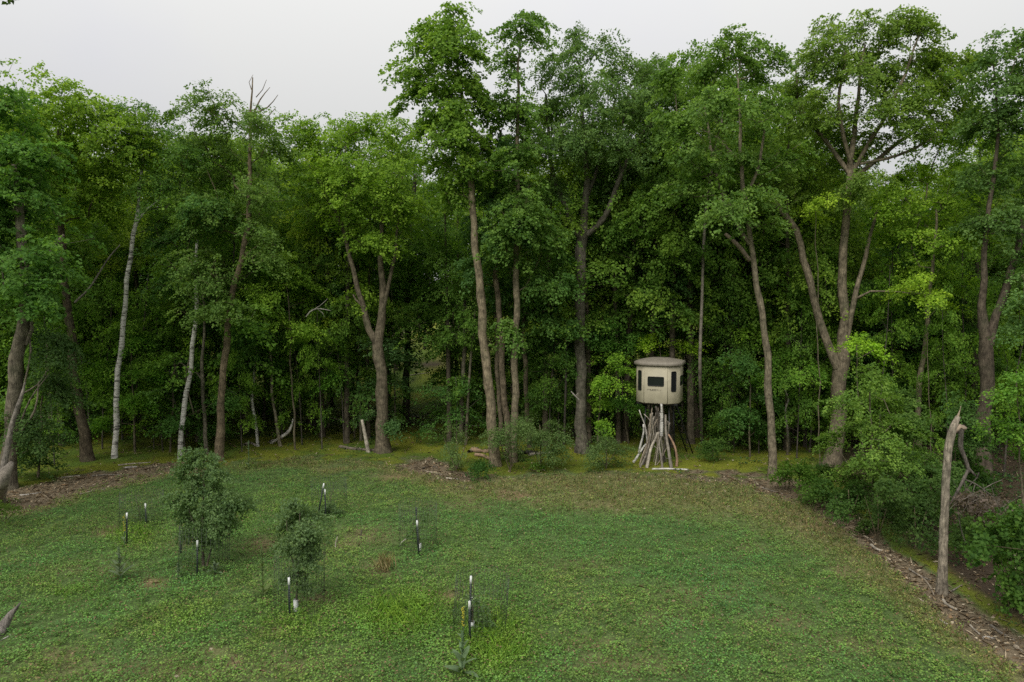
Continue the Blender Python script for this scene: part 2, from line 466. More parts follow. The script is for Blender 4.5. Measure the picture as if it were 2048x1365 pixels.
def ground_mat():
    m, n, l = new_mat('ground')
    out = n.new('ShaderNodeOutputMaterial'); p = n.new('ShaderNodeBsdfPrincipled')
    p.inputs['Roughness'].default_value = 0.95; p.inputs['Specular IOR Level'].default_value = 0.1
    a = n.new('ShaderNodeAttribute'); a.attribute_name = 'col'
    tcn = n.new('ShaderNodeTexCoord')
    nz1 = n.new('ShaderNodeTexNoise'); nz1.inputs['Scale'].default_value = 14.0; nz1.inputs['Detail'].default_value = 8; nz1.inputs['Roughness'].default_value = 0.7
    l.new(tcn.outputs['Object'], nz1.inputs['Vector'])
    mr = n.new('ShaderNodeMapRange'); mr.inputs[1].default_value = 0.3; mr.inputs[2].default_value = 0.7; mr.inputs[3].default_value = 0.5; mr.inputs[4].default_value = 1.55
    l.new(nz1.outputs['Fac'], mr.inputs[0])
    mul = n.new('ShaderNodeMix'); mul.data_type = 'RGBA'; mul.blend_type = 'MULTIPLY'; mul.inputs['Factor'].default_value = 1.0
    l.new(a.outputs['Color'], mul.inputs[6]); l.new(mr.outputs[0], mul.inputs[7]); l.new(mul.outputs[2], p.inputs['Base Color'])
    bp = n.new('ShaderNodeBump'); bp.inputs['Strength'].default_value = 0.8; bp.inputs['Distance'].default_value = 0.05
    l.new(nz1.outputs['Fac'], bp.inputs['Height']); l.new(bp.outputs[0], p.inputs['Normal'])
    l.new(p.outputs[0], out.inputs['Surface'])
    return m
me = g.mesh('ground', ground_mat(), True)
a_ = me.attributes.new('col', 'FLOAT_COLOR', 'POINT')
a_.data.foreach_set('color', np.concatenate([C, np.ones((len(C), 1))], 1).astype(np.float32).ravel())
gr = link('ground', me); tag(gr, None, None, kind='structure')

def gpos(x, y):
    z = gz(x, y)
    f = smooth(26, 22, np.abs(x)) * smooth(46, 42, y) * smooth(7, 10, y)
    return np.stack([x, y, z + f * (0.05 * (vnoise(x, y, 1.7, 41) - .5) + 0.03 * (vnoise(x, y, 5.1, 42) - .5))], 1)

def scatter(n, x0=-24, x1=24, y0=9.5, y1=44, near=1.0):
    """points spread over the ground, denser near the camera, inside the view with a margin"""
    y = y0 * (y1 / y0) ** rng.random(n) if near else y0 + (y1 - y0) * rng.random(n)
    half = 0.78 * y + 2.0
    x = (rng.random(n) * 2 - 1) * np.minimum(half, 24)
    keep = rng.random(n) < (np.minimum(half, 24) / 24)
    return x[keep], y[keep]
# ------------------------------------------------------------------ trees
def grow(TP, TR, TPAR, targets, tip=0.007, exp=2.3, zmin=-1e9, seg=0.8, lift=0.10):
    """join every target to the nearest limb, lowest-cost first; returns branch paths with radii"""
    n0 = len(TP)
    T = np.asarray(targets)
    cap = n0 + len(T) * 9 + 10
    P = np.zeros((cap, 3)); P[:n0] = TP
    par = np.full(cap, -1); par[:n0] = TPAR
    ok = np.zeros(cap, bool); ok[:n0] = np.asarray(TP)[:, 2] > zmin
    if not ok[:n0].any(): ok[n0 - 1] = True
    n = n0
    dmin = np.min(np.linalg.norm(T[:, None, :] - np.asarray(TP)[None], axis=2), axis=1)
    for ti in np.argsort(dmin):
        t = T[ti]
        dv = t - P[:n]; dist = np.linalg.norm(dv, axis=1)
        cost = dist + 1.1 * np.maximum(0, 0.25 * dist - dv[:, 2]) + np.where(ok[:n], 0, 1e6)
        j = int(np.argmin(cost)); d = dist[j]
        k = int(np.clip(d / seg, 1, 6))
        prev = j
        side = rng.normal(0, 0.05 * d, 3)
        for q in range(1, k + 1):
            f = q / k
            pt = P[j] * (1 - f) + t * f
            pt = pt + UP * (lift * d * math.sin(math.pi * f) * (1 if k > 1 else 0)) + side * math.sin(math.pi * f)
            P[n] = pt; par[n] = prev; ok[n] = True; prev = n; n += 1
    cnt = np.zeros(n); child = [[] for _ in range(n)]
    has = np.zeros(n, bool)
    for i in range(n - 1, n0 - 1, -1):
        if not has[i]: cnt[i] += 1
        cnt[par[i]] += cnt[i]; has[par[i]] = True
    for i in range(n0, n): child[par[i]].append(i)
    r = tip * np.power(np.maximum(cnt, 1), 1 / exp)
    paths = []
    starts = [(i, c) for i in range(n0) for c in child[i]]
    while starts:
        p, c = starts.pop()
        pr = TR[p] if p < n0 else r[p]
        ch = [p, c]
        while child[c]:
            ks = sorted(child[c], key=lambda q: -cnt[q])
            for q in ks[1:]: starts.append((c, q))
            c = ks[0]; ch.append(c)
        rr = r[ch].copy(); rr[0] = min(rr[1] * 1.05, pr * .8); rr = np.minimum(rr, pr * .8); rr[-1] *= .6
        paths.append((P[ch], rr))
    return paths

def crown_leaves(g, S, out, R, per, leaf, droop=0.25, upb=1.0, jit=0.5, flat=0.13, srand=None):
    """fans of leaves (sprays) at the points S, facing out and up"""
    n = len(S)
    nm = nrm(UP * upb + 0.5 * out + rng.normal(0, .28, (n, 3)))
    o = nrm(out - nm * np.sum(out * nm, 1, keepdims=True) + 1e-6)
    b = np.cross(nm, o)
    N = n * per
    rep = lambda a: np.repeat(a, per, axis=0)
    t = rng.random(N) * 1.5 - .45                       # along the shoot, base to tip
    wd = np.sqrt(np.clip(1 - ((t - .05) / 1.02) ** 2, 0.02, 1)) * .72
    u = np.abs(t)
    off = rep(o) * (t * rep(R) * 1.55)[:, None] + rep(b) * (rng.uniform(-1, 1, N) * wd * rep(R))[:, None]
    off += rep(nm) * (rng.normal(0, flat, N) * rep(R))[:, None]
    off[:, 2] -= droop * u * u * rep(R)
    P = rep(S) + off
    nor = rep(nm) + rng.normal(0, jit, (N, 3))
    dirv = nrm(off) + rng.normal(0, .5, (N, 3)) + np.array([0, 0, -.35])
    L = leaf * (0.7 + 0.6 * rng.random(N))
    sr = rng.random(n) if srand is None else srand
    tint = np.clip(0.5 * rep(sr) + 0.5 * rng.random(N), 0, 1)
    leaves(g, P, nor, dirv, L, L * (.72 + .2 * rng.random(N)), tint, .10)

def spray_points(blobs, dens, sprayR, axis_xy, zf=.8):
    """points for sprays: every blob breaks up into smaller tiers, filled from the top and the outside"""
    S, O = [], []
    for (c, r) in blobs:
        c = np.asarray(c); r = np.asarray(r)
        area = math.pi * r[0] * r[2]
        n = max(4, int(dens * area / (sprayR * sprayR)))
        K = max(4, int(n / 5))
        v = nrm(rng.normal(0, 1, (K, 3)))
        lc = c + v * r * (0.25 + .6 * rng.random((K, 1)))
        lr = (0.30 + .30 * rng.random((K, 1))) * r.mean()
        li = rng.integers(0, K, n)
        w = nrm(rng.normal(0, 1, (n, 3)) + np.array([0, 0, .5])) * (0.35 + .65 * rng.random((n, 1)) ** .5)
        w = w * np.where(rng.random((n, 1)) < .28, 1.0 + .9 * rng.random((n, 1)), 1.0)
        p = lc[li] + w * lr[li] * np.array([1.2, 1.2, zf])
        o = p - c; o[:, :2] += (p[:, :2] - np.asarray(axis_xy)) * .6
        S.append(p); O.append(o)
    S = np.concatenate(S); O = np.concatenate(O); O[:, 2] *= .5
    return S, nrm(O + 1e-6)

DENS, BARK_K, LEAF_K, LEAF_S = 1.75, np.array([.98, .94, .78]), np.array([2.15, 2.0, 1.55]), .84
def world_path(path, Y0, base_xyz=None):
    P, R = [], []
    for i, q in enumerate(path):
        dY = q[3] if len(q) > 3 else 0.0
        p = at(q[0], q[1], Y0 + dY)
        if base_xyz is not None and i == 0: p = np.asarray(base_xyz, float)
        P.append(p); R.append(max(q[2], .6) * .5 * (Y0 + dY) / F)
    return np.array(P), np.array(R)

def hero(name, label, cat, trunks, blobs, color, Y=None, leaf=.125, dens=1.15, sprayR=.36, per=40, bark=(.115, .10, .085), mat=None,
         group=None, bare=(), flare=.35, jit=.5, droop=.25, upb=1.0, depth=1.0, rough=.13, tip=.007, zfree=None):
    bx, by = trunks[0][0][:2]
    base = ground(bx, by)
    if Y is not None:
        base = at(bx, by, Y); base[2] = float(gz(base[0], Y))
    Y0 = base[1]
    k = Y0 / F
    gw, gb, limbs = Geo(), Geo(), []
    TP, TR, TPAR = [], [], []
    for i, tr in enumerate(trunks):
        P, R = world_path(tr, Y0, base if i == 0 else None)
        if i == 0: P[0] = base - UP * .12
        P, R = catmull(P, R, .45)
        if i == 0:
            R[0] *= 1.0
        R = R * .83
        hh = np.arange(len(P)) * .45; ph = rng.random(4) * 6.28
        am = np.minimum(hh, 1.5)[:, None] * .022
        P = P + am * np.stack([np.sin(hh * 1.7 + ph[0]) + .7 * np.sin(hh * 3.9 + ph[1]), np.sin(hh * 1.5 + ph[2]) + .7 * np.sin(hh * 3.3 + ph[3]), 0 * hh], 1)
        if i == 0: tube(gw, P, R, 10 if R[0] > .07 else 7, rough, flare=flare)
        else:
            gl = Geo(); tube(gl, P, R, 9 if R[0] > .07 else 6, rough); limbs.append(gl)
        off = len(TP)
        for q in range(len(P)):
            TP.append(P[q]); TR.append(R[q]); TPAR.append(off + q - 1 if q else -1)
    bares = []
    for tr in bare:
        P, R = world_path(tr, Y0); P, R = catmull(P, R, .3); gl = Geo(); tube(gl, P, R, 5, .05); bares.append(gl)
    bark = tuple(np.array(bark) * BARK_K); color = tuple(np.array(color) * LEAF_K)
    root = thing(name, label, cat, tuple(base), 0, group)
    if blobs:
        bl = []
        for b in blobs:
            dY = b[4] if len(b) > 4 else rng.normal(0, .9) * depth
            rx, rz = b[2] * k, b[3] * k
            bl.append((at(b[0], b[1], Y0 + dY), (rx, .5 * (rx + rz) * depth, rz)))
        ax = np.mean([b[0][:2] for b in bl], axis=0)
        S, O = spray_points(bl, dens * DENS, sprayR, ax, .55 if upb > 1.25 else .85)
        zl = S[:, 2].min()
        zf = zfree if zfree is not None else max(base[2] + .8, min(zl - .8, base[2] + .6 * (S[:, 2].max() - base[2])))
        for P, R in grow(TP, TR, TPAR, S, zmin=zf, tip=tip):
            tube(gb, P, R, 4 if R[0] < .03 else 6, 0, cap=False)
        g = Geo()
        crown_leaves(g, S, O, sprayR * (.7 + .7 * rng.random(len(S))), int(per * 1.2), leaf * LEAF_S, droop=droop, upb=upb, jit=jit)
        link('crown', g.mesh('crown', M_LEAF, attr='tint', origin=base), root, color)
    link('trunk', gw.mesh('trunk', mat or M_BARK, True, origin=base), root, bark)
    for gl in limbs: link('limb', gl.mesh('limb', mat or M_BARK, True, origin=base), root, bark)
    for gl in bares: link('bare_branch', gl.mesh('bare_branch', M_BARK, True, origin=base), root, bark)
    if gb.n: link('branches', gb.mesh('branches', M_BARK, True, origin=base), root, bark)['kind'] = 'stuff'
    return root

YELLOW = (.105, .165, .018); BRIGHT = (.075, .150, .020); MID = (.046, .100, .022); DARK = (.030, .072, .022)
BLUISH = (.050, .098, .034); OLIVE = (.066, .112, .026); LIME = (.115, .195, .020)
GREY = (.145, .130, .108); BROWN = (.105, .085, .068); PALE = (.215, .195, .165)

# --- the front row, from the left end of the clearing to the right
hero('broadleaf_tree', 'thick grey trunk with long bare side twigs at the left end of the clearing', 'tree',
     [[(14, 978, 40), (22, 860, 34), (34, 740, 31), (46, 640, 27), (52, 560, 24), (40, 440, 20), (30, 330, 14)], [(48, 610, 12), (90, 520, 9), (130, 470, 6)]],
     [(10, 420, 110, 110), (70, 540, 75, 65), (20, 600, 70, 40), (95, 610, 45, 28), (-40, 300, 90, 90), (60, 330, 70, 60), (10, 210, 60, 60), (-70, 480, 80, 120)],
     (.046, .105, .026), leaf=.15, bark=(.150, .135, .118),
     bare=[[(38, 870, 5), (70, 820, 4), (78, 760, 2.5)], [(38, 855, 4), (60, 800, 3), (100, 745, 1.5)], [(42, 800, 5), (62, 700, 4), (48, 640, 3)], [(40, 790, 4), (75, 770, 3), (95, 740, 1.5)], [(52, 690, 8), (64, 660, 7), (60, 620, 5)]])
hero('leaning_tree', 'brown trunk leaning left, behind the dark shrub near the white birch', 'tree',
     [[(176, 922, 28), (160, 820, 23), (148, 740, 20), (138, 640, 19), (128, 540, 17), (118, 420, 14), (115, 260, 8)]],
     [(90, 240, 90, 85), (225, 270, 85, 70), (160, 210, 60, 40), (185, 430, 85, 50), (150, 350, 110, 70), (280, 290, 50, 55), (50, 330, 70, 70), (215, 370, 50, 45)],
     (.085, .150, .022), bark=(.080, .066, .052), dens=1.2)
hero('white_birch_tree', 'straight white birch trunk with dark bands, forking in two near its top', 'tree',
     [[(229, 917, 14), (232, 830, 13), (238, 740, 12.5), (246, 640, 11.5), (257, 560, 10.5), (266, 470, 9.5), (278, 395, 8), (290, 300, 5)], [(268, 455, 7), (292, 420, 5), (318, 400, 3)]],
     [(300, 290, 75, 60), (335, 370, 60, 70), (270, 220, 50, 35), (310, 450, 40, 35), (370, 300, 40, 50)], (.040, .088, .020), mat=M_BIRCH, flare=.15, leaf=.10)
hero('white_birch_tree', 'kinked white birch trunk behind the larger apple tree, left of the brown twin stems', 'tree',
     [[(359, 917, 12), (366, 840, 11.5), (377, 760, 11), (385, 690, 10), (396, 620, 9), (390, 560, 8), (392, 480, 6)]],
     [(385, 480, 55, 60), (350, 560, 40, 40), (420, 430, 50, 50), (330, 480, 30, 30)], (.038, .088, .026), mat=M_BIRCH, flare=.12, leaf=.11,
     bare=[[(385, 750, 4), (360, 725, 3), (338, 765, 1.5)], [(383, 700, 3), (372, 760, 2.5), (388, 830, 2)]])
hero('slender_tree', 'slim grey stem standing between the kinked birch and the brown trunk', 'tree',
     [[(414, 908, 10), (408, 830, 9), (405, 740, 8), (408, 650, 6), (404, 560, 5)]], [(400, 600, 35, 40), (430, 640, 30, 30)], DARK, bark=(.15, .14, .12), flare=.1,
     bare=[[(405, 760, 4), (392, 745, 3), (372, 755, 2), (345, 780, 1)]])
hero('broadleaf_tree', 'tall tree whose dead bare twigs rise above its crown into the sky', 'tree',
     [[(437, 922, 22), (441, 840, 18), (449, 720, 16), (462, 610, 14), (486, 500, 13), (498, 430, 12), (499, 330, 9), (502, 240, 6), (505, 155, 2.5)]],
     [(440, 225, 62, 58), (515, 255, 50, 45), (400, 300, 60, 60), (470, 340, 90, 55), (555, 290, 45, 40), (400, 430, 70, 50), (480, 450, 60, 50), (520, 380, 60, 50), (400, 540, 70, 50), (480, 560, 60, 55), (520, 500, 50, 50), (430, 620, 60, 40), (345, 225, 25, 20)],
     (.054, .102, .027), bark=(.150, .122, .092), leaf=.115, dens=1.1,
     bare=[[(502, 240, 4), (520, 200, 2.5), (540, 175, 1)], [(500, 230, 4), (535, 215, 2.5), (556, 190, 1)], [(503, 260, 4), (530, 240, 2.5), (552, 215, 1)], [(512, 195, 2), (525, 180, 1.5), (533, 160, .8)], [(503, 180, 2), (498, 165, 1.2), (506, 150, .8)]])
hero('slender_tree', 'thin pale curving stem beside the curved white fallen branch', 'tree',
     [[(561, 893, 8), (551, 830, 7), (543, 760, 6.5), (538, 690, 6), (527, 620, 5), (520, 560, 4)]], [(565, 785, 18, 14), (520, 560, 40, 30), (545, 610, 45, 28), (500, 610, 35, 25)], BRIGHT, bark=(.20, .18, .15), flare=.1)
hero('slender_tree', 'thin white mottled stem just left of the thin pale curving stem', 'tree',
     [[(516, 893, 7), (510, 840, 6.5), (506, 780, 6), (510, 700, 5), (505, 620, 4)]], [(505, 660, 45, 40), (485, 720, 50, 30), (530, 730, 35, 25)], (.045, .105, .026), mat=M_BIRCH, flare=.1)
hero('maple_tree', 'large maple forking low into three limbs, behind the broken white stub', 'tree',
     [[(766, 905, 33), (764, 830, 28), (762, 740, 28), (757, 690, 27), (765, 610, 17), (762, 520, 13), (768, 400, 8)], [(756, 690, 20), (738, 660, 16), (722, 600, 13), (712, 560, 12), (700, 510, 11), (684, 455, 9), (650, 390, 5), (620, 330, 3)],
      [(766, 620, 11), (779, 560, 9), (790, 500, 7), (800, 420, 5), (806, 330, 3)], [(690, 470, 6), (700, 400, 5), (720, 320, 3)]],
     [(640, 275, 65, 48), (720, 265, 65, 42), (790, 280, 55, 50), (610, 340, 50, 45), (690, 340, 70, 45), (770, 370, 70, 50), (640, 430, 60, 45), (720, 430, 60, 40), (820, 430, 50, 50), (600, 260, 35, 30), (680, 400, 60, 40, -1), (790, 400, 50, 50, -1), (650, 350, 50, 40, -1), (740, 480, 50, 40, -.8), (760, 500, 50, 40), (720, 600, 40, 40)],
     (.082, .150, .022), bark=(.130, .112, .090), dens=1.1, leaf=.12, bare=[[(722, 610, 5), (712, 600, 4), (706, 590, 3)]])
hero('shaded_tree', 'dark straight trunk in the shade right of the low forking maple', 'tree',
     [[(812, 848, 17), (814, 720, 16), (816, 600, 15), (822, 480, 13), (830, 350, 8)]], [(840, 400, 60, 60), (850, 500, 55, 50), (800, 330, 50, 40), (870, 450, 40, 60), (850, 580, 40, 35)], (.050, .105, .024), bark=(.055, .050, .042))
hero('slender_tree', 'slim grey stem standing in the gap left of the four tall straight trunks', 'tree',
     [[(921, 885, 11), (925, 790, 10), (928, 690, 9), (930, 600, 6)]], [(935, 650, 45, 35), (900, 690, 45, 30), (925, 780, 35, 22), (890, 620, 40, 35)], (.055, .115, .024), bark=(.13, .12, .10), flare=.15)
hero('basswood_tree', 'tallest basswood, its lone crown standing highest against the sky', 'tree',
     [[(991, 932, 27), (983, 840, 24), (974, 740, 22), (963, 620, 20), (953, 500, 18), (943, 400, 15), (936, 320, 12), (925, 220, 9), (912, 100, 5), (907, 30, 2)]],
     [(905, 55, 52, 42, 0), (865, 110, 62, 48, .5), (940, 110, 30, 50, -.5), (815, 155, 55, 22, .2), (895, 190, 75, 42, 0), (945, 220, 42, 40, .3), (890, 280, 70, 38, -.3), (960, 290, 40, 35, .4), (860, 240, 40, 26, 0), (800, 210, 26, 14, .3), (930, 350, 60, 35, .2), (850, 60, 22, 30, 0), (915, 20, 14, 14, 0), (900, 120, 55, 45, -.8), (885, 220, 60, 45, -.9), (925, 270, 50, 40, -.9), (880, 330, 55, 30, .4), (830, 190, 40, 25, 0), (905, 385, 50, 35, .5), (945, 170, 35, 40, .3)],
     (.068, .128, .024), bark=(.195, .165, .128), leaf=.15, dens=1.0, per=42, droop=.45, depth=1.0, flare=.3)
hero('basswood_tree', 'straight trunk rising close behind the tallest basswood', 'tree',
     [[(1020, 925, 17), (1012, 830, 15), (1004, 720, 14), (998, 620, 14), (992, 530, 13), (990, 420, 10), (1000, 260, 6)]],
     [(1000, 380, 60, 50), (970, 470, 50, 50), (1000, 290, 40, 45), (1020, 460, 50, 45), (960, 540, 40, 40)], (.034, .078, .026), Y=31.5, bark=(.165, .135, .108), leaf=.14)
hero('basswood_tree', 'pale straight trunk carrying a narrow column of leaves beside the gap of sky', 'tree',
     [[(1027, 925, 19), (1029, 830, 17), (1031, 700, 16), (1033, 560, 15), (1034, 400, 12), (1034, 250, 8), (1040, 90, 4), (1042, 40, 2)]],
     [(1038, 70, 36, 52, 0), (1025, 140, 28, 45, .2), (1060, 60, 26, 30, .3), (1040, 210, 38, 50, 0), (1035, 300, 48, 45, 0), (1045, 390, 65, 50, .3), (1060, 480, 60, 50, 0), (1020, 530, 40, 35, 0), (1075, 560, 40, 40, .5), (1020, 670, 35, 25, -.6), (1000, 230, 40, 45, .4), (1020, 350, 45, 50, -1), (1035, 430, 50, 50, -1), (1005, 480, 45, 45, -1)],
     (.055, .110, .028), bark=(.185, .160, .125), leaf=.14, droop=.4)
hero('slender_tree', 'slim trunk half hidden between the tall straight basswood trunks', 'tree',
     [[(1003, 900, 11), (998, 800, 10), (994, 700, 10), (990, 620, 8)]], [(985, 610, 35, 35), (1010, 570, 35, 40)], DARK, Y=34, bark=(.12, .10, .08))
hero('slender_tree', 'dim trunk just right of the group of tall straight basswood trunks', 'tree',
     [[(1060, 895, 12), (1053, 790, 11), (1048, 690, 10), (1050, 600, 8)]], [(1080, 620, 55, 45), (1110, 560, 50, 55), (1070, 700, 45, 30), (1120, 660, 40, 40)], (.042, .095, .026), Y=33.5, bark=(.10, .085, .065))
hero('ash_tree', 'ash whose dark trunk splits into a vase of upright limbs below bluish leaves', 'tree',
     [[(1165, 905, 34), (1162, 810, 26), (1161, 700, 24), (1160, 600, 24), (1163, 500, 26), (1168, 460, 22), (1172, 380, 15), (1168, 260, 10), (1160, 140, 5)],
      [(1162, 480, 15), (1138, 430, 13), (1112, 370, 11, .6), (1100, 300, 9, .8), (1090, 190, 5, 1)], [(1172, 470, 15), (1205, 440, 14), (1235, 370, 12, -.4), (1265, 300, 9, -.6), (1310, 230, 6, -.8)], [(1172, 400, 9), (1200, 320, 8, .8), (1230, 200, 5, 1.2)], [(1240, 360, 7), (1240, 280, 6, .3), (1260, 170, 4, .6)]],
     [(1140, 95, 45, 42, .2), (1095, 140, 38, 40, .5), (1110, 220, 50, 50, 1), (1185, 200, 50, 50, -1), (1225, 130, 50, 40, .8), (1285, 140, 48, 42, .2), (1250, 210, 55, 45, -.8), (1310, 190, 35, 50, -.3), (1180, 290, 60, 40, -1.2), (1290, 270, 40, 40, -.6), (1080, 300, 35, 50, .6), (1115, 370, 30, 45, .3), (1240, 330, 50, 40, 1.0), (1175, 350, 40, 50, 1.4), (1205, 75, 20, 20, .5), (1260, 300, 45, 45, -1.2), (1130, 300, 45, 50, -1), (1200, 250, 50, 50, -1.2), (1160, 160, 50, 45, -.6)],
     (.054, .102, .036), bark=(.105, .098, .088), leaf=.11, dens=1.15, jit=.6, droop=.35, upb=.7)
hero('broadleaf_tree', 'slightly leaning pale grey trunk right of the hunting blind', 'tree',
     [[(1546, 952, 20), (1543, 860, 18), (1538, 770, 17), (1530, 680, 16), (1520, 600, 15), (1505, 510, 13), (1490, 400, 11), (1480, 280, 8), (1478, 160, 4)], [(1500, 490, 10), (1470, 440, 9, .5), (1430, 340, 7, 1), (1410, 220, 4, 1.2)], [(1490, 400, 8), (1520, 320, 7, -.4), (1540, 200, 4, -.6)]],
     [(1415, 160, 52, 55), (1375, 240, 40, 45), (1475, 120, 48, 48), (1535, 130, 48, 45), (1450, 230, 60, 50), (1520, 220, 55, 50), (1395, 320, 55, 50), (1480, 330, 65, 50), (1560, 320, 45, 50), (1440, 420, 60, 45), (1520, 420, 55, 45), (1365, 380, 35, 45), (1350, 170, 38, 46, .8), (1335, 250, 40, 50, .6), (1440, 90, 30, 28), (1500, 80, 26, 24)],
     (.060, .115, .030), bark=(.180, .158, .128), dens=1.1)
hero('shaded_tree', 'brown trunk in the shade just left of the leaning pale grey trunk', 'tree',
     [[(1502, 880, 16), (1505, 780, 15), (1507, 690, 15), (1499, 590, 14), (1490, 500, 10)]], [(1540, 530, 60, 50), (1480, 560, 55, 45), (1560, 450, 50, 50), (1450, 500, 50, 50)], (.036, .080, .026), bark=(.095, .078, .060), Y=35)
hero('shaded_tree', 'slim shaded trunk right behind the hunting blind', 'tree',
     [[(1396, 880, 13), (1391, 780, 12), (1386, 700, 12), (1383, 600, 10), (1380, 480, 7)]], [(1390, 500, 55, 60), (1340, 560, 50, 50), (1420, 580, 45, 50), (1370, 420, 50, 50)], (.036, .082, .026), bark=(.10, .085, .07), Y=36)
hero('oak_tree', 'biggest forked trunk with a wide vase-shaped crown of bare dark limbs', 'tree',
     [[(1666, 930, 40), (1674, 850, 33), (1680, 780, 34), (1684, 720, 34), (1686, 640, 21), (1687, 540, 20), (1690, 440, 18), (1702, 340, 15), (1712, 220, 9), (1730, 90, 4)],
      [(1676, 735, 24), (1655, 690, 21), (1640, 650, 19), (1627, 590, 17), (1608, 520, 16), (1590, 460, 14), (1545, 400, 12), (1490, 340, 9), (1430, 270, 6)],
      [(1690, 690, 15), (1706, 610, 13), (1720, 560, 11), (1735, 490, 9), (1755, 420, 6)], [(1700, 350, 11), (1650, 280, 10, .5), (1600, 220, 7, .8), (1590, 140, 4, 1)], [(1704, 340, 10), (1680, 230, 8, -.4), (1690, 100, 4, -.6)],
      [(1704, 345, 11), (1760, 250, 9, -.3), (1810, 150, 6, -.5), (1845, 50, 3, -.5)], [(1702, 360, 12), (1780, 300, 10, .4), (1850, 240, 7, .6), (1920, 140, 4, .8)], [(1712, 330, 8), (1800, 310, 7, -.6), (1880, 270, 5, -.8), (1930, 240, 3, -1)],
      [(1712, 598, 6), (1742, 583, 5, -.5), (1785, 583, 4, -.8), (1840, 590, 3, -.8)]],
     [(1670, 75, 42, 42, -.4), (1720, 60, 35, 38, -.2), (1770, 75, 42, 42, .4), (1835, 45, 42, 36, -.4), (1870, 90, 36, 36, 0), (1905, 120, 36, 36, .6), (1945, 120, 26, 40, .8), (1800, 130, 55, 40, .3), (1620, 140, 48, 42, .9), (1580, 190, 38, 40, .8), (1700, 160, 55, 45, -.9), (1650, 230, 50, 40, 0), (1850, 180, 55, 36, -.5), (1920, 200, 34, 40, .2), (1770, 220, 60, 40, -1), (1880, 250, 50, 24, -.6), (1740, 290, 40, 30, .8), (1500, 330, 45, 40, .5), (1440, 280, 35, 30, .3), (1560, 380, 45, 35, -.5), (1830, 220, 55, 40, -.8), (1760, 160, 55, 45, .8), (1690, 270, 50, 45, .9), (1620, 230, 45, 45, -.6), (1650, 120, 45, 40, -.7), (1730, 110, 45, 40, .9), (1860, 140, 45, 40, .6), (1905, 165, 40, 40, -.4), (1810, 60, 40, 40, .3), (1800, 270, 55, 35, -1.1), (1720, 370, 50, 40, -1), (1700, 320, 45, 35, 1)],
     (.066, .116, .026), bark=(.165, .142, .115), dens=1.15, leaf=.12)
hero('broadleaf_tree', 'dark trunk splitting into a narrow V at the right end of the forest front', 'tree',
     [[(1966, 975, 40), (1968, 870, 32), (1970, 780, 30), (1974, 700, 30), (1966, 610, 17), (1968, 500, 13), (1985, 380, 10), (1995, 240, 6), (1988, 130, 3)], [(1978, 690, 22), (1994, 630, 19), (2012, 570, 17), (2035, 490, 15), (2060, 380, 11), (2075, 200, 6)]],
     [(1988, 150, 34, 50, 0), (2040, 120, 36, 60, .5), (2000, 250, 40, 50, .3), (2050, 260, 50, 70, -.3), (1960, 350, 40, 40, 0), (2020, 370, 50, 60, .6), (2080, 400, 60, 80, 0), (2110, 150, 60, 80, 0), (2000, 450, 50, 50, -.4), (2050, 80, 30, 30, 0), (1950, 450, 35, 35, .3), (1962, 240, 34, 46, .4), (1955, 150, 26, 34, .8), (1985, 90, 22, 26, 0), (2020, 190, 40, 50, -.5)],
     (.050, .098, .032), bark=(.098, .082, .070), dens=1.1)
hero('maple_tree', 'yellow-green maple with spreading tiers, right of the biggest forked trunk', 'tree',
     [[(1838, 945, 15), (1836, 850, 13), (1840, 760, 12), (1850, 690, 10), (1862, 560, 8), (1875, 420, 5)]],
     [(1880, 290, 75, 38), (1830, 350, 60, 40), (1920, 360, 55, 40), (1870, 420, 80, 40), (1800, 470, 65, 40), (1910, 480, 65, 40), (1850, 540, 60, 35), (1900, 570, 60, 30), (1820, 590, 45, 25), (1770, 400, 45, 40)],
     (.090, .165, .022), Y=29.5, bark=(.15, .135, .10), leaf=.12, droop=.35, upb=1.3)
# --- saplings and shrubs, each traced on its own
SAP = 'maple saplings along the front of the wood'
def sapling(label, base, mid, blobs, color, Y=None, leaf=.105, w=5, **k):
    tr = [[(base[0], base[1], w), ((base[0] * .55 + mid[0] * .45), (base[1] * .55 + mid[1] * .45), w * .8), (mid[0], mid[1], w * .5)]]
    k.setdefault('droop', .30); k.setdefault('upb', 1.5); k.setdefault('sprayR', .36); k.setdefault('per', 44); k.setdefault('dens', 1.25)
    hero(k.pop('name', 'maple_sapling'), label, k.pop('cat', 'sapling'), tr, blobs, color, Y=Y, leaf=leaf, flare=.1, bark=k.pop('bark', (.13, .115, .09)), group=k.pop('group', SAP), tip=.005, jit=.4, **k)
sapling('maple sapling in tiers of bright leaves right of the straight white birch', (270, 905), (262, 690), [(275, 690, 45, 24), (225, 730, 40, 22), (300, 745, 45, 25), (215, 790, 45, 26), (285, 805, 45, 24), (215, 850, 36, 22)], (.055, .130, .018))
sapling('maple sapling of dim leaves around the foot of the kinked birch', (340, 905), (350, 720), [(330, 715, 40, 26), (370, 740, 40, 26), (325, 780, 40, 24), (420, 860, 36, 24), (345, 850, 36, 22), (450, 800, 40, 26)], (.040, .098, .026))
sapling('dark shrub with tan-tipped leaves between the left grey trunk and leaning brown trunk', (75, 955), (95, 690), [(100, 680, 40, 40), (85, 760, 50, 40), (115, 790, 36, 36), (60, 850, 45, 45), (110, 880, 34, 36), (60, 930, 45, 34), (100, 720, 45, 30)], (.034, .070, .026), name='shrub', cat='shrub', w=6, upb=1.0, dens=1.5)
sapling('bright yellow-green maple sapling above the thin pale curving stem', (590, 890), (575, 570), [(570, 555, 50, 30), (600, 600, 45, 30), (545, 640, 40, 28), (590, 660, 45, 26), (525, 590, 34, 28), (575, 520, 36, 24)], (.090, .165, .024), Y=33)
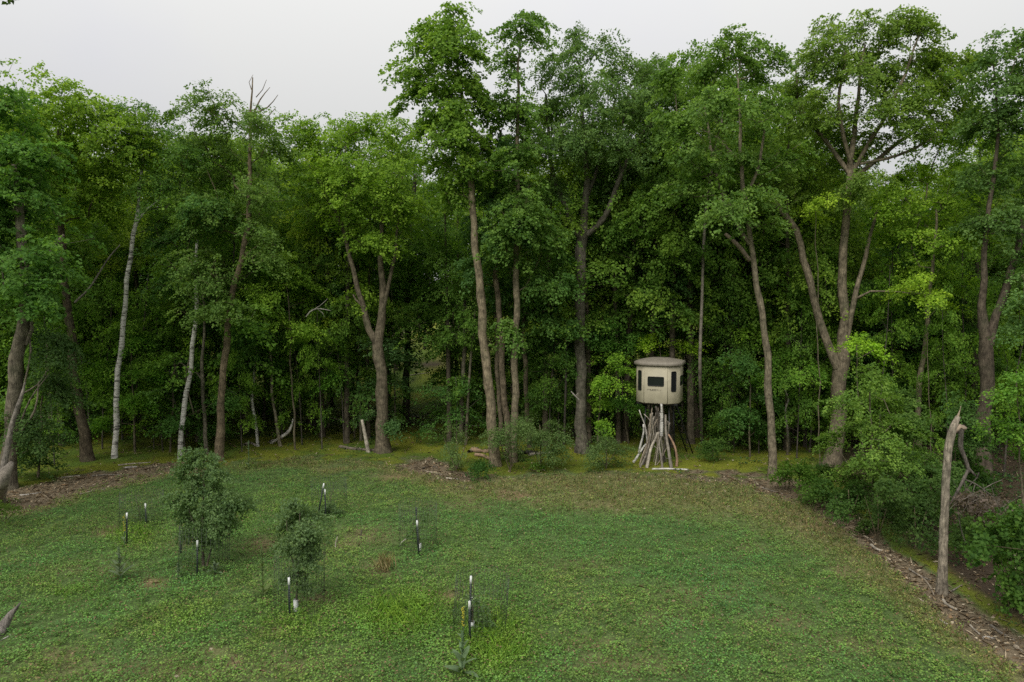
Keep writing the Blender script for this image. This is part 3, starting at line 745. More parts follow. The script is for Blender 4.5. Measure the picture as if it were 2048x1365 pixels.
sapling('small green maple sapling left of the low forking maple', (709, 880), (703, 730), [(700, 730, 55, 24), (730, 760, 36, 20), (672, 755, 36, 20), (702, 790, 28, 18)], (.050, .125, .020))
sapling('maple sapling of dark hanging leaves against the foot of the low forking maple', (775, 895), (770, 720), [(745, 770, 26, 14), (800, 770, 26, 14), (760, 700, 40, 24), (745, 832, 28, 14), (790, 850, 26, 20), (800, 720, 34, 24)], (.040, .085, .034))
sapling('glowing yellow maple sapling behind the left limb of the low forking maple', (640, 880), (635, 440), [(640, 445, 48, 28), (610, 480, 34, 26), (665, 490, 34, 24), (640, 400, 34, 26)], LIME, Y=37)
sapling('lime-green maple sapling showing just above the roof of the hunting blind', (1335, 905), (1318, 690), [(1300, 690, 22, 11), (1348, 692, 38, 12), (1322, 678, 28, 9), (1290, 706, 20, 9), (1365, 700, 22, 8)], (.120, .210, .020), Y=34)
sapling('bright maple sapling at the foot of the vase-shaped ash', (1195, 905), (1200, 760), [(1190, 800, 36, 22), (1222, 770, 34, 24), (1168, 845, 24, 20), (1240, 730, 40, 28), (1205, 850, 26, 14)], (.085, .170, .022), Y=33.2)
sapling('leafy maple sapling left of the hunting blind', (1258, 905), (1235, 700), [(1230, 700, 50, 34), (1260, 750, 34, 30), (1210, 660, 45, 34), (1255, 800, 30, 26), (1262, 670, 30, 26)], (.048, .118, .024), Y=34.5)
sapling('maple sapling with flat tiers close right of the leaning pale grey trunk', (1575, 910), (1570, 720), [(1565, 715, 50, 26), (1605, 745, 36, 22), (1540, 760, 36, 26), (1590, 790, 40, 22), (1620, 800, 26, 14)], (.062, .135, .022), Y=32)
sapling('maple sapling of dark tiers left of the leaning pale grey trunk', (1500, 915), (1500, 770), [(1490, 770, 45, 26), (1525, 800, 36, 24), (1480, 830, 45, 26), (1515, 860, 40, 22), (1475, 720, 45, 24)], (.038, .092, .026), Y=31.5)
sapling('lime-green leaf tuft on a thin stem in front of the biggest forked trunk', (1730, 1000), (1712, 690), [(1700, 690, 28, 11), (1730, 690, 30, 12), (1718, 678, 26, 8), (1748, 698, 18, 8)], (.105, .205, .022), Y=26, w=3)
sapling('lime-green spray of maple leaves beside the upper trunk of the biggest forked tree', (1640, 925), (1632, 420), [(1605, 425, 28, 13), (1640, 405, 34, 14), (1668, 400, 22, 10), (1630, 435, 30, 9)], (.125, .205, .024), Y=29.5, w=3)
sapling('yellow-green spray of maple leaves at the tip of a long bare side limb', (1865, 950), (1850, 590), [(1830, 580, 36, 16), (1870, 595, 36, 18), (1850, 560, 36, 14), (1895, 610, 20, 12), (1800, 575, 18, 9)], (.110, .190, .022), Y=28, w=2.5)
sapling('broad leafy sapling with yellowing tips hiding the foot of the biggest forked trunk', (1745, 1000), (1738, 760), [(1735, 750, 45, 26), (1760, 800, 55, 28), (1695, 815, 45, 26), (1740, 850, 60, 28), (1800, 860, 45, 28), (1680, 880, 45, 26), (1770, 910, 60, 30), (1715, 930, 55, 28), (1830, 920, 40, 26), (1750, 965, 60, 26)], (.062, .118, .026), Y=23.5, leaf=.09, sprayR=.30)
sapling('bright maple sapling at the right edge between the dark trunk and the picture border', (2050, 1000), (2030, 760), [(2010, 785, 36, 16), (2045, 760, 40, 24), (2005, 850, 28, 22), (2045, 870, 40, 30), (2070, 800, 40, 40), (2030, 920, 36, 26)], (.060, .135, .024), Y=22)
sapling('pale-leaved maple sapling high at the right edge near the dark trunk', (2075, 980), (2050, 560), [(2045, 520, 40, 28), (2055, 590, 40, 30), (2035, 650, 34, 22), (2070, 660, 36, 40), (2080, 560, 40, 60)], (.055, .112, .040), Y=25)
SHR = 'shrubs along the edge of the clearing'
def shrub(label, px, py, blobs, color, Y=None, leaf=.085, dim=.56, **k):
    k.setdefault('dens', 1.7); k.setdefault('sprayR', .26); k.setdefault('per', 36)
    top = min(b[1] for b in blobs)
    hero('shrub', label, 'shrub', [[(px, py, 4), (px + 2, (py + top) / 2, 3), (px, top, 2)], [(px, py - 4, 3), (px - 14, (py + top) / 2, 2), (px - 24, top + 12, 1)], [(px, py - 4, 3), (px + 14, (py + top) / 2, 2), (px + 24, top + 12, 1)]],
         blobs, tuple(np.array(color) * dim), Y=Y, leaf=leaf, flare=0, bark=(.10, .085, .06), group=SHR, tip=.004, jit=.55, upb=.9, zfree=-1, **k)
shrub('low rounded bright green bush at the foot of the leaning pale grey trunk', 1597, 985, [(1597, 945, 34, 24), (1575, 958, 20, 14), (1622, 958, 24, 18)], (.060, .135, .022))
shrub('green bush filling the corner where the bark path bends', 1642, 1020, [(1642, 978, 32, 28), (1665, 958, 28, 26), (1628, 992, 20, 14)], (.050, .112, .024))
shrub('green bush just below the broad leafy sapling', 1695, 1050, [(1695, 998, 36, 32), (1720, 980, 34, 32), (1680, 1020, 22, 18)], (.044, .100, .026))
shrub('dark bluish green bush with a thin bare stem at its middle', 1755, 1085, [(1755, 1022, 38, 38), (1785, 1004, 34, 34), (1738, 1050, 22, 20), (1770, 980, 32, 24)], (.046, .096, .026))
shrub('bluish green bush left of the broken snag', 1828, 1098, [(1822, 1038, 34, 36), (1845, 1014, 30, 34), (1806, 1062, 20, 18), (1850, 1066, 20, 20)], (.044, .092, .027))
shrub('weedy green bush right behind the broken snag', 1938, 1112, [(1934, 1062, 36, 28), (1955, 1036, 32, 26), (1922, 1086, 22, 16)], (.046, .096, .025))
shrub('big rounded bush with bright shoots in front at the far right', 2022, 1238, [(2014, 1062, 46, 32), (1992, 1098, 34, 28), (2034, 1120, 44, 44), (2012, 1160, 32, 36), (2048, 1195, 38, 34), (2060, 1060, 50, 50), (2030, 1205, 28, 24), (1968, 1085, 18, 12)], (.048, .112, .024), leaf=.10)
shrub('narrow grey-green shrub of upright stems left of the tallest basswood', 912, 945, [(912, 880, 18, 22), (905, 905, 20, 22), (918, 925, 16, 18), (910, 862, 12, 12)], (.062, .105, .040), dim=.85, leaf=.065)
shrub('loose grey-green shrub hiding the feet of the straight basswood trunks', 1020, 945, [(1010, 880, 30, 28), (1040, 860, 30, 26), (1020, 915, 34, 20), (990, 870, 18, 20)], (.062, .108, .042), dim=.85, leaf=.065)
shrub('loose grey-green shrub behind the dark end of the woodpile', 1080, 935, [(1075, 880, 34, 28), (1105, 865, 28, 26), (1120, 895, 20, 24), (1090, 910, 26, 16), (1060, 850, 24, 20)], (.058, .104, .040), dim=.85, leaf=.065)
shrub('feathery grey-green shrub between the ash and the hunting blind', 1212, 938, [(1210, 885, 26, 26), (1195, 905, 22, 24), (1232, 900, 20, 26), (1212, 920, 28, 14)], (.060, .106, .042), dim=.85, leaf=.06)
shrub('small dense dark green bush beside the bark chips left of the basswoods', 955, 957, [(955, 937, 22, 16), (945, 946, 14, 10), (968, 945, 14, 12)], (.045, .110, .026), leaf=.08)
shrub('tiny bright bush at the edge right of the tallest basswood', 1072, 946, [(1070, 934, 14, 8), (1084, 938, 8, 6)], (.060, .140, .022), leaf=.07)
shrub('small leafy bush on the moss right of the hunting blind', 1425, 912, [(1425, 888, 26, 18), (1412, 898, 16, 12), (1442, 898, 14, 12)], (.055, .118, .028), leaf=.08)
shrub('low green clump at the left border beside the bark path', 10, 1050, [(8, 1028, 24, 14), (-10, 1010, 24, 20)], (.060, .110, .024), leaf=.07)

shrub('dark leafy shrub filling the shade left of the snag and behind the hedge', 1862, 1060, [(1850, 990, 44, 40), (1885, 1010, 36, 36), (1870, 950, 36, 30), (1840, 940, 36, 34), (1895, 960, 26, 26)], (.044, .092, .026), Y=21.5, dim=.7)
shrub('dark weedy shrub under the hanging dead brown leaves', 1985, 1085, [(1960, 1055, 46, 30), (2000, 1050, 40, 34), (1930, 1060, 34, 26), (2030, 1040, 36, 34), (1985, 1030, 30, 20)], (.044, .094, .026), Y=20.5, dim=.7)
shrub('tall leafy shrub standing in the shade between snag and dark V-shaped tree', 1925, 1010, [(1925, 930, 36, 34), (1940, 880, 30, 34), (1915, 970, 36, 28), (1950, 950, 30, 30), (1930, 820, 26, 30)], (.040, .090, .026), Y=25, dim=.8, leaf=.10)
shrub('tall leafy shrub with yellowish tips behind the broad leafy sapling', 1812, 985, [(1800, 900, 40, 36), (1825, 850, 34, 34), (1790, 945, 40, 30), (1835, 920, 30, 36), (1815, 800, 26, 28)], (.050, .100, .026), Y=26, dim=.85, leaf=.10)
# ------------------------------------------------------------------ the wood behind: a few kinds, copied
def kind_tree(h, cw, base_f, nlobes, leaf, color, per=58, bark=(.09, .078, .062), kname='forest_tree', up=1.0, sprayR=.52, dens=1.0, rad=.16, cat='tree', lean=.03, label=''):
    """one free-standing tree at the origin, height h, crown half-width cw, crown from base_f*h up"""
    gw = Geo()
    lx, ly = rng.normal(0, lean * h, 2)
    P = np.array([[0, 0, -.2], [lx * .3 + rng.normal(0, .1), ly * .3, h * .33], [lx * .7, ly * .7 + rng.normal(0, .1), h * .66], [lx, ly, h * .97]])
    R = np.array([rad, rad * .78, rad * .48, .02])
    P, R = catmull(P, R, .6)
    tube(gw, P, R, 8, .08, flare=.35)
    TP, TR, TPAR = list(P), list(R), [i - 1 for i in range(len(P))]
    bl = []
    for i in range(nlobes):
        f = (i + .5) / nlobes
        z = h * (base_f + (1 - base_f) * f)
        prof = math.sin(math.pi * min(1, .18 + .80 * f)) ** .7
        th = i * 2.4 + rng.random() * .8
        rr = cw * prof * (.35 + .45 * rng.random())
        s = cw * (.38 + .2 * rng.random()) * (.6 + .4 * prof)
        ax = np.array([np.interp(z, P[:, 2], P[:, 0]), np.interp(z, P[:, 2], P[:, 1])])
        bl.append((np.array([ax[0] + rr * math.cos(th), ax[1] + rr * math.sin(th), min(z, h - s * .5)]), np.array([s, s, s * .72])))
    S, O = spray_points(bl, dens * 1.15, sprayR, (0, 0), .6 if up > 1.2 else .8)
    for p, r in grow(TP, TR, TPAR, S, zmin=h * base_f * .8, seg=1.0):
        tube(gw, p, r, 4 if r[0] < .05 else 5, 0, cap=False)
    g = Geo()
    crown_leaves(g, S, O, sprayR * (.7 + .7 * rng.random(len(S))), per, leaf, upb=up, jit=.45)
    root = thing(kname, label, cat)
    link('crown', g.mesh('crown', M_LEAF, attr='tint'), root, color)
    link('trunk', gw.mesh('trunk', M_BARK, True), root, bark)
    return root

TALL = [kind_tree(18, 3.6, .30, 19, .13, MID, rad=.19, dens=.76), kind_tree(18, 3.0, .32, 16, .13, MID, rad=.16, dens=.76), kind_tree(18, 4.2, .40, 19, .13, MID, rad=.22, dens=.74),
        kind_tree(18, 2.7, .36, 15, .125, MID, rad=.15, dens=.8), kind_tree(18, 3.4, .25, 18, .13, MID, rad=.17, dens=.74)]
LOW = [kind_tree(8, 2.5, .28, 11, .105, MID, rad=.055, up=1.5, sprayR=.48, lean=.05, kname='understorey_tree'), kind_tree(8, 2.1, .18, 12, .105, MID, rad=.05, up=1.5, sprayR=.45, lean=.05, kname='understorey_tree'), kind_tree(8, 2.8, .40, 10, .105, MID, rad=.06, up=1.6, sprayR=.5, lean=.06, kname='understorey_tree'),
       kind_tree(8, 1.9, .10, 12, .10, MID, rad=.045, up=1.4, sprayR=.42, lean=.05, kname='understorey_tree')]
BRUSH = [kind_tree(3, 1.5, .15, 8, .085, MID, rad=.022, up=1.6, sprayR=.36, per=46, lean=.07, kname='young_maple', cat='sapling'), kind_tree(3, 1.2, .30, 7, .085, MID, rad=.02, up=1.7, sprayR=.34, per=46, lean=.08, kname='young_maple', cat='sapling'), kind_tree(3, 1.7, .05, 9, .08, MID, rad=.022, up=1.4, sprayR=.34, per=46, lean=.05, kname='young_maple', cat='sapling')]
SLIM = [kind_tree(13, 1.7, .62, 8, .10, MID, rad=.075, lean=.05, kname='slim_tree', dens=.9, sprayR=.42), kind_tree(13, 1.4, .70, 7, .10, MID, rad=.06, lean=.07, kname='slim_tree', dens=.9, sprayR=.40)]
_used = set()
SKX = np.array([-600, -100, 0, 60, 120, 190, 260, 330, 420, 500, 560, 600, 700, 760, 800, 860, 960, 1010, 1060, 1120, 1200, 1330, 1420, 1560, 1620, 1700, 1800, 1850, 1920, 1990, 2100, 2600], float)
SKY_ = np.array([120, 110, 118, 118, 165, 190, 210, 212, 215, 225, 235, 232, 228, 226, 235, 250, 260, 270, 260, 190, 150, 120, 110, 110, 190, 280, 300, 275, 250, 200, 130, 120], float)
LMK = [(-300, 'the left grey trunk'), (30, 'the left grey trunk'), (150, 'the leaning brown trunk'), (240, 'the straight white birch'), (385, 'the kinked white birch'), (450, 'the bare-topped tall tree'), (545, 'the thin curving stem'),
       (757, 'the low forking maple'), (815, 'the dark straight trunk'), (925, 'the slim grey stem'), (975, 'the tallest basswood'), (1035, 'the column-leaved basswood'), (1162, 'the vase-shaped ash'), (1320, 'the hunting blind'),
       (1388, 'the slim shaded trunk'), (1540, 'the leaning pale trunk'), (1685, 'the biggest forked tree'), (1845, 'the yellow-green maple'), (1972, 'the dark V-shaped tree')]
def say(kind, px, depth, color, size):
    k = min(LMK, key=lambda q: abs(q[0] - px))
    side = 'to its left' if px < k[0] - 14 else 'to its right' if px > k[0] + 14 else 'in line with it'
    g_ = color[1]
    tone = 'dark green' if g_ < .095 else 'mid-green' if g_ < .118 else 'bright green' if color[0] < .075 else 'yellow-green'
    return f'{size} {tone} {kind} {depth} {k[1]}, {side}'
DEPTHS = ['close behind', 'a little behind', 'some way behind', 'deep behind', 'farthest behind']
def put(lib, px, Yd, h, label, group, color, wide=1.0, bark=None):
    src = lib[rng.integers(len(lib))]
    color = tuple(np.array(color) * LEAF_K)
    if bark is not None: bark = tuple(np.array(bark) * BARK_K)
    x = (px - 1024) / F * Yd
    loc = (x, Yd, float(gz(x, Yd)))
    href = {id(TALL): 18.0, id(LOW): 8.0, id(BRUSH): 3.0, id(SLIM): 13.0}[id(lib)]
    s = h / href
    if src.name not in _used:
        _used.add(src.name)
        src.location = loc; src.rotation_euler = (0, 0, rng.random() * 6.28); src.scale = (s * wide, s * wide, s)
        src['label'] = label; src['group'] = group
        for c in src.children:
            if c.name.startswith('crown'): c.color = (*color, 1)
            elif bark is not None: c.color = (*bark, 1)
        return src
    return copy_thing(src, loc, rng.random() * 6.28, (s * wide, s * wide, s), label, group, color, bark)

def top_h(px, Yd):
    """tallest a tree at depth Yd may be before it would rise over the forest's outline"""
    py = np.interp(px, SKX, SKY_)
    return float(at(px, py, Yd)[2] - gz((px - 1024) / F * Yd, Yd))
def mixcol(a, b, t): return tuple(np.array(a) * (1 - t) + np.array(b) * t)
G_T = 'forest trees behind the front row'
L_T = 'forest tree standing in the shaded wood behind the front row of trunks'
for row, (Yd, step) in enumerate([(35.5, 128), (40.5, 118), (46.5, 112), (54, 105), (64, 100)]):
    px = -330 + rng.random() * step
    while px < 2380:
        p = px + rng.normal(0, 22); yd = Yd + rng.normal(0, 1.3)
        px += step * (.85 + .3 * rng.random())
        if 800 < p < 900 and row > 0: continue
        lim = top_h(p, yd)
        h = min(lim * (.80 + .20 * rng.random() ** 1.6) * (1.0 if row < 2 else .93), 24) if row else min(lim * (.80 + .18 * rng.random()), 19)
        left = p < 360
        t = rng.random()
        col = mixcol(MID, YELLOW, t * (.95 if (left or 560 < p < 860 or p > 1750) else .5) + (.15 if row > 1 else 0))  # back rows get yellower leaves to imitate light falling from above
        put(TALL, p, yd, h, say('forest tree', p, DEPTHS[row], col, 'tall' if h > 15.5 else 'medium'), G_T, col, .9 + .3 * rng.random(), mixcol((.07, .06, .05), (.15, .13, .11), rng.random()))
for p, yd, ty in ((1345, 33.5, 120), (1580, 33.0, 150), (1632, 34.5, 170), (1955, 33.0, 190), (1385, 34.5, 105), (1300, 34.0, 120), (690, 34.5, 232), (1090, 34.0, 190), (1240, 34.5, 130), (1470, 34.0, 110)):
    h = float(at(p, ty, yd)[2])
    col = mixcol(MID, YELLOW, .55 * rng.random())
    put(TALL, p, yd, h, say('forest tree', p, 'pressed close behind', col, 'tall'), G_T, col, .85, mixcol((.07, .06, .05), (.13, .115, .095), rng.random()))
put(TALL, -430, 17.0, 18.5, 'tall edge tree whose outermost twig dips into the upper left corner', G_T, MID, .8)
G_L = 'understorey trees in the shade'
L_L = 'low understorey tree spreading leaves beneath the tall canopy'
for row, (Yd, step) in enumerate([(34.0, 90), (35.8, 80), (38.5, 80), (43, 90), (49, 95)]):
    px = -300 + rng.random() * step
    while px < 2350:
        p = px + rng.normal(0, 20); yd = Yd + rng.normal(0, .7)
        px += step * (.8 + .4 * rng.random())
        if 800 < p < 905: continue
        if 470 < p < 760 and yd < 36: continue
        if (1150 < p < 1490 or 900 < p < 1090) and yd < 37: continue
        h = 5.5 + 7.5 * rng.random() + (1.5 if row > 1 else 0)
        col = mixcol((.036, .086, .024), BRIGHT, rng.random() ** 1.3)
        put(LOW, p, yd, h, say('understorey tree', p, DEPTHS[row], col, 'tallish' if h > 9.5 else 'low'), G_L, col, .8 + .35 * rng.random())
G_B = 'young maples low in the wood'
L_B = 'knee-high to head-high young maple growing in the gloom between the trunks'
for row, (Yd, step) in enumerate([(32.5, 150), (34.5, 95), (37.5, 80), (42, 80), (48, 90)]):
    px = -200 + rng.random() * step
    while px < 2250:
        p = px + rng.normal(0, 25); yd = Yd + rng.normal(0, .8)
        px += step * (.7 + .6 * rng.random())
        if (770 < p < 910) or (440 < p < 780 and yd < 40) or (row == 0 and rng.random() < .5) or (1120 < p < 1450 and yd < 35.5) or (920 < p < 1080 and yd < 36) or (90 < p < 200 and yd < 33): continue
        col = mixcol((.040, .095, .026), BRIGHT, rng.random()); h = 1.6 + 2.4 * rng.random()
        put(BRUSH, p, yd, h, say('young maple', p, DEPTHS[row], col, 'head-high' if h > 2.6 else 'waist-high'), G_B, col, 1.0)
for i in range(34):
    p = -60 + 2180 * ((i * .618034) % 1) + rng.normal(0, 12); yd = 33 + 9 * rng.random()
    if ((1120 < p < 1410 or 930 < p < 1075) and yd < 36) or 825 < p < 905: continue
    col = mixcol((.040, .090, .024), BRIGHT, rng.random())
    put(SLIM, p, yd, 9.5 + 5 * rng.random(), say('slim tree', p, DEPTHS[0 if yd < 35 else 1 if yd < 38 else 2], col, 'thin'), 'slim stems in the shade', col, 1.0, mixcol((.11, .098, .08), (.20, .185, .155), rng.random()))
# narrow understorey trees that fill the gaps between the front trunks
for p, yd, h in ((195, 31.5, 8), (318, 31.2, 7), (352, 32.2, 9.5), (478, 31, 6.5), (600, 32.5, 8.5), (640, 31.6, 6.5), (685, 32.8, 9), (1098, 31.8, 8), (1118, 33.5, 6), (1248, 34, 9), (1442, 32.5, 8.5), (1462, 31.5, 6), (1600, 30.8, 7.5), (1625, 32, 9.5), (1765, 29.5, 8.5), (1790, 31, 10), (1905, 28, 7.5), (1935, 30, 9.5), (2020, 27.5, 9), (98, 28.5, 8.5), (560, 34, 10)):
    yd += 1.6 if p < 1590 else .5
    col = mixcol((.042, .095, .024), BRIGHT, rng.random())
    put(LOW, p, yd, h, say('understorey tree', p, 'among trunks near', col, 'narrow'), G_L, col, .62)
# where two neighbours would read alike, their heights tell them apart
_by = {}
for o in SC.objects:
    if o.parent is None and o.get('group') in (G_T, G_L, G_B, 'slim stems in the shade'): _by.setdefault(o['label'], []).append(o)
for lab, os_ in _by.items():
    if len(os_) > 1:
        os_.sort(key=lambda o: o.scale[2])
        for n_, o in enumerate(os_):
            o['label'] = ('shortest' if n_ == 0 and len(os_) > 2 else 'shorter' if n_ == 0 else 'tallest' if n_ == len(os_) - 1 and len(os_) > 2 else 'taller' if len(os_) == 2 else 'middling') + lab[lab.index(' '):]
# the far wood that reads as one mass
def far_wood():
    gl, gt = Geo(), Geo()
    n = 240
    Yd = 72 + 45 * rng.random(n); px = -500 + 3050 * rng.random(n)
    for i in range(n):
        x = (px[i] - 1024) / F * Yd[i]; z0 = float(gz(x, Yd[i]))
        h = min(top_h(px[i], Yd[i]) * (.75 + .22 * rng.random()), 27)
        tube(gt, np.array([[x, Yd[i], z0 - .2], [x + rng.normal(0, .4), Yd[i], z0 + h * .5], [x, Yd[i], z0 + h * .9]]), np.array([.18, .13, .03]), 5, 0)
        m = 32
        th = rng.random(m) * 6.28; f = rng.random(m)
        rr = 3.3 * np.sin(np.pi * np.clip(.12 + .85 * f, 0, 1)) * np.sqrt(rng.random(m))
        S = np.stack([x + rr * np.cos(th), Yd[i] + rr * np.sin(th), z0 + h * (.12 + .86 * f)], 1)
        O = nrm(np.stack([np.cos(th), np.sin(th), .3 + 0 * th], 1))
        crown_leaves(gl, S, O, np.full(m, 1.0), 16, .36, jit=.5)
    o = link('far_woods', gl.mesh('far_woods', M_LEAF, attr='tint'), None, (.11, .20, .036)); tag(o, 'leafy mass of the farther wood closing the view between the trunks', None, kind='stuff')
    o = link('far_trunks', gt.mesh('far_trunks', M_BARK, True), None, (.08, .07, .055)); tag(o, 'dim trunks of the farther wood', None, kind='stuff')
far_wood()
# ------------------------------------------------------------------ hunting blind on its stand
M_TAN = plain_mat('tan_fibreglass', (.365, .33, .232), .55, .3, .10, 5)
M_ROOF = plain_mat('taupe_roof', (.225, .198, .158), .6, .3, .15, 6)
M_GLASS = plain_mat('dark_window', (.010, .012, .013), .12, .5, .1, 3)
M_GASKET = plain_mat('black_gasket', (.012, .012, .012), .6, .3, .1, 9)
M_SEAM = plain_mat('seam', (.05, .038, .026), .8, .2, .1, 9)
M_STEEL = plain_mat('black_steel', (.016, .017, .016), .45, .4, .2, 20)
M_PRINT = plain_mat('dark_print', (.050, .042, .036), .6, .2, .05, 9)
M_PRINT2 = plain_mat('pale_print', (.22, .19, .14), .6, .2, .05, 9)

def rrect(w, h, r, n=5):
    pts = []
    for cx, cy, a0 in ((w / 2 - r, h / 2 - r, 0), (-w / 2 + r, h / 2 - r, 90), (-w / 2 + r, -h / 2 + r, 180), (w / 2 - r, -h / 2 + r, 270)):
        for k in range(n + 1):
            a = math.radians(a0 + 90 * k / n); pts.append((cx + r * math.cos(a), cy + r * math.sin(a)))
    return np.array(pts)

def build_blind():
    Yf = 30.25
    cx_px = 1319.5
    zb = float(at(cx_px, 808, Yf)[2]); zt = float(at(cx_px, 731, Yf)[2])
    s, c = 1.00, .405
    half = (s + 2 * c) / 2
    ctr = at(cx_px, 770, Yf + half)
    base = np.array([ctr[0], ctr[1], 0.0]); base[2] = float(gz(base[0], base[1]))
    view = math.atan2(base[0], base[1])
    rz = -view - math.radians(10.5)
    root = thing('hunting_blind', 'tan eight-sided hunting blind with black windows raised on a stand wrapped in branches', 'hunting blind', tuple(base), rz)
    zb -= base[2]; zt -= base[2]
    # corners, counter-clockwise from the front left
    a, b = s / 2, s / 2 + c
    cor = [(-a, -b), (a, -b), (b, -a), (b, a), (a, b), (-a, b), (-b, a), (-b, -a)]
    # inner shell behind the panels
    g = Geo()
    k = .965
    V = [(x * k, y * k, zb + .02) for x, y in cor] + [(x * k, y * k, zt + .02) for x, y in cor]
    g.add(V, f4=[[i, (i + 1) % 8, 8 + (i + 1) % 8, 8 + i] for i in range(8)])
    link('inner_shell', g.mesh('inner_shell', M_SEAM), root)
    g = Geo()
    V = [(x * .98, y * .98, zb - .03) for x, y in cor] + [(x * .98, y * .98, zb + .03) for x, y in cor] + [(0, 0, zb - .03), (0, 0, zb + .03)]
    g.add(V, f3=[[(i + 1) % 8, i, 16] for i in range(8)] + [[8 + i, 8 + (i + 1) % 8, 17] for i in range(8)], f4=[[i, (i + 1) % 8, 8 + (i + 1) % 8, 8 + i] for i in range(8)])
    link('floor_plate', g.mesh('floor_plate', M_SEAM), root)
    Hh = zt - zb
    for i in range(8):
        p, q = np.array(cor[i]), np.array(cor[(i + 1) % 8])
        mid = (p + q) / 2; ex = (q - p) / np.linalg.norm(q - p); w = np.linalg.norm(q - p)
        nrm_ = np.array([ex[1], -ex[0]])
        def to3(u, v, o):  # panel coordinates: u along, v up from the bottom, o outward
            xy = mid + ex * u + nrm_ * o
            return (xy[0], xy[1], zb + v)
        ww = w / 2 - .014
        g = Geo()
        e = .012
        V = [to3(-ww, 0, -.03), to3(ww, 0, -.03), to3(ww, Hh, -.03), to3(-ww, Hh, -.03),
             to3(-ww, 0, -e), to3(ww, 0, -e), to3(ww, Hh, -e), to3(-ww, Hh, -e),
             to3(-ww + e, e, 0), to3(ww - e, e, 0), to3(ww - e, Hh, 0), to3(-ww + e, Hh, 0)]
        F4 = [[0, 1, 5, 4], [1, 2, 6, 5], [2, 3, 7, 6], [3, 0, 4, 7], [4, 5, 9, 8], [5, 6, 10, 9], [6, 7, 11, 10], [7, 4, 8, 11], [8, 9, 10, 11]]
        g.add(V, f4=F4)
        pan = link('wall_panel', g.mesh('wall_panel', M_TAN), root)
        # window: gasket ring and dark pane
        if i % 2 == 0: W, Hw, vc, r = .69, .405, Hh * .575, .055
        else: W, Hw, vc, r = .255, .86, Hh * .575, .05
        if i == 4: continue                                           # the door side at the back
        o1, o2 = rrect(W, Hw, r), rrect(W - .075, Hw - .075, r * .6)
        n = len(o1)
        g = Geo()
        V = [to3(u, vc + v, .004) for u, v in o1] + [to3(u, vc + v, .022) for u, v in o1 * .985] + [to3(u, vc + v, .022) for u, v in o2] + [to3(u, vc + v, .006) for u, v in o2]
        j = np.arange(n); j2 = (j + 1) % n
        g.add(V, f4=np.concatenate([np.stack([j + k2 * n, j2 + k2 * n, j2 + (k2 + 1) * n, j + (k2 + 1) * n], 1) for k2 in range(3)]))
        fr = link('window', g.mesh('window', M_GASKET), root)
        g = Geo()
        V = [to3(u, vc + v, .008) for u, v in o2] + [to3(0, vc, .008)]
        g.add(V, f3=np.stack([j, j2, np.full(n, n)], 1))
        link('pane', g.mesh('pane', M_GLASS), fr)
        if i == 0:
            # printed name on the front panel
            st = {'M': [(0, 0, 0, 1), (0, 1, .5, .45), (.5, .45, 1, 1), (1, 1, 1, 0)], 'U': [(0, 1, 0, 0), (0, 0, 1, 0), (1, 0, 1, 1)],
                  'D': [(0, 0, 0, 1), (0, 1, .8, 1), (.8, 1, 1, .5), (1, .5, .8, 0), (.8, 0, 0, 0)], 'Y': [(0, 1, .5, .5), (1, 1, .5, .5), (.5, .5, .5, 0)]}
            g = Geo(); u0 = -.335
            for chh, wd in (('M', .115), ('U', .062), ('D', .060), ('D', .060), ('Y', .055)):
                for (x0, y0, x1, y1) in st[chh]:
                    A = np.array([u0 + x0 * wd, Hh * .335 + y0 * .052]); B = np.array([u0 + x1 * wd, Hh * .335 + y1 * .052])
                    t = (B - A) / np.linalg.norm(B - A); nn = np.array([-t[1], t[0]]) * .0065; A = A - t * .005; B = B + t * .005
                    g.add([to3(*(A - nn), .004), to3(*(B - nn), .004), to3(*(B + nn), .004), to3(*(A + nn), .004)], f4=[[0, 1, 2, 3]])
                u0 += wd + .018
            link('lettering', g.mesh('lettering', M_PRINT), root)
            g = Geo()
            for u1 in (u0 + .03, u0 + .10):
                g.add([to3(u1 - .022, Hh * .335, .004), to3(u1 + .022, Hh * .335, .004), to3(u1, Hh * .335 + .045, .004)], f3=[[0, 1, 2]])
            link('print_mark', g.mesh('print_mark', M_PRINT2), root)
            g = Geo()
            for u1 in np.linspace(-.46, .46, 6):
                cpt = np.array(to3(u1, .02, .006))
                box(g, cpt, (.022, .022, .022))
            link('bolt_row', g.mesh('bolt_row', M_STEEL), root)['kind'] = 'stuff'
    # roof: lipped eave and a shallow dome
    g = Geo()
    rings = [(.99, -.02), (1.09, -.03), (1.105, -.015), (1.105, .085), (1.07, .115), (.80, .175), (.45, .235), (.12, .262)]
    V = [(x * k, y * k, zt + dz) for k, dz in rings for x, y in cor] + [(0, 0, zt + .266)]
    F4 = [[r * 8 + i, r * 8 + (i + 1) % 8, (r + 1) * 8 + (i + 1) % 8, (r + 1) * 8 + i] for r in range(len(rings) - 1) for i in range(8)]
    g.add(V, f4=F4, f3=[[56 + i, 56 + (i + 1) % 8, 64] for i in range(8)])
    link('roof', g.mesh('roof', M_ROOF, False), root)
    # stand: four splayed legs, braces, platform beams, ladder
    for sx in (-1, 1):
        for sy in (-1, 1):
            g = Geo(); bar(g, (sx * .60, sy * .60, -.05), (sx * .48, sy * .48, zb - .10), .055)
            link('stand_leg', g.mesh('stand_leg', M_STEEL), root)
    for f in (.45,):
        r = .60 - .12 * f; z = f * zb
        for A, B in (((-r, -r), (r, -r)), ((r, -r), (r, r)), ((r, r), (-r, r)), ((-r, r), (-r, -r))):
            g = Geo(); bar(g, (*A, z), (*B, z), .035); link('brace', g.mesh('brace', M_STEEL), root)
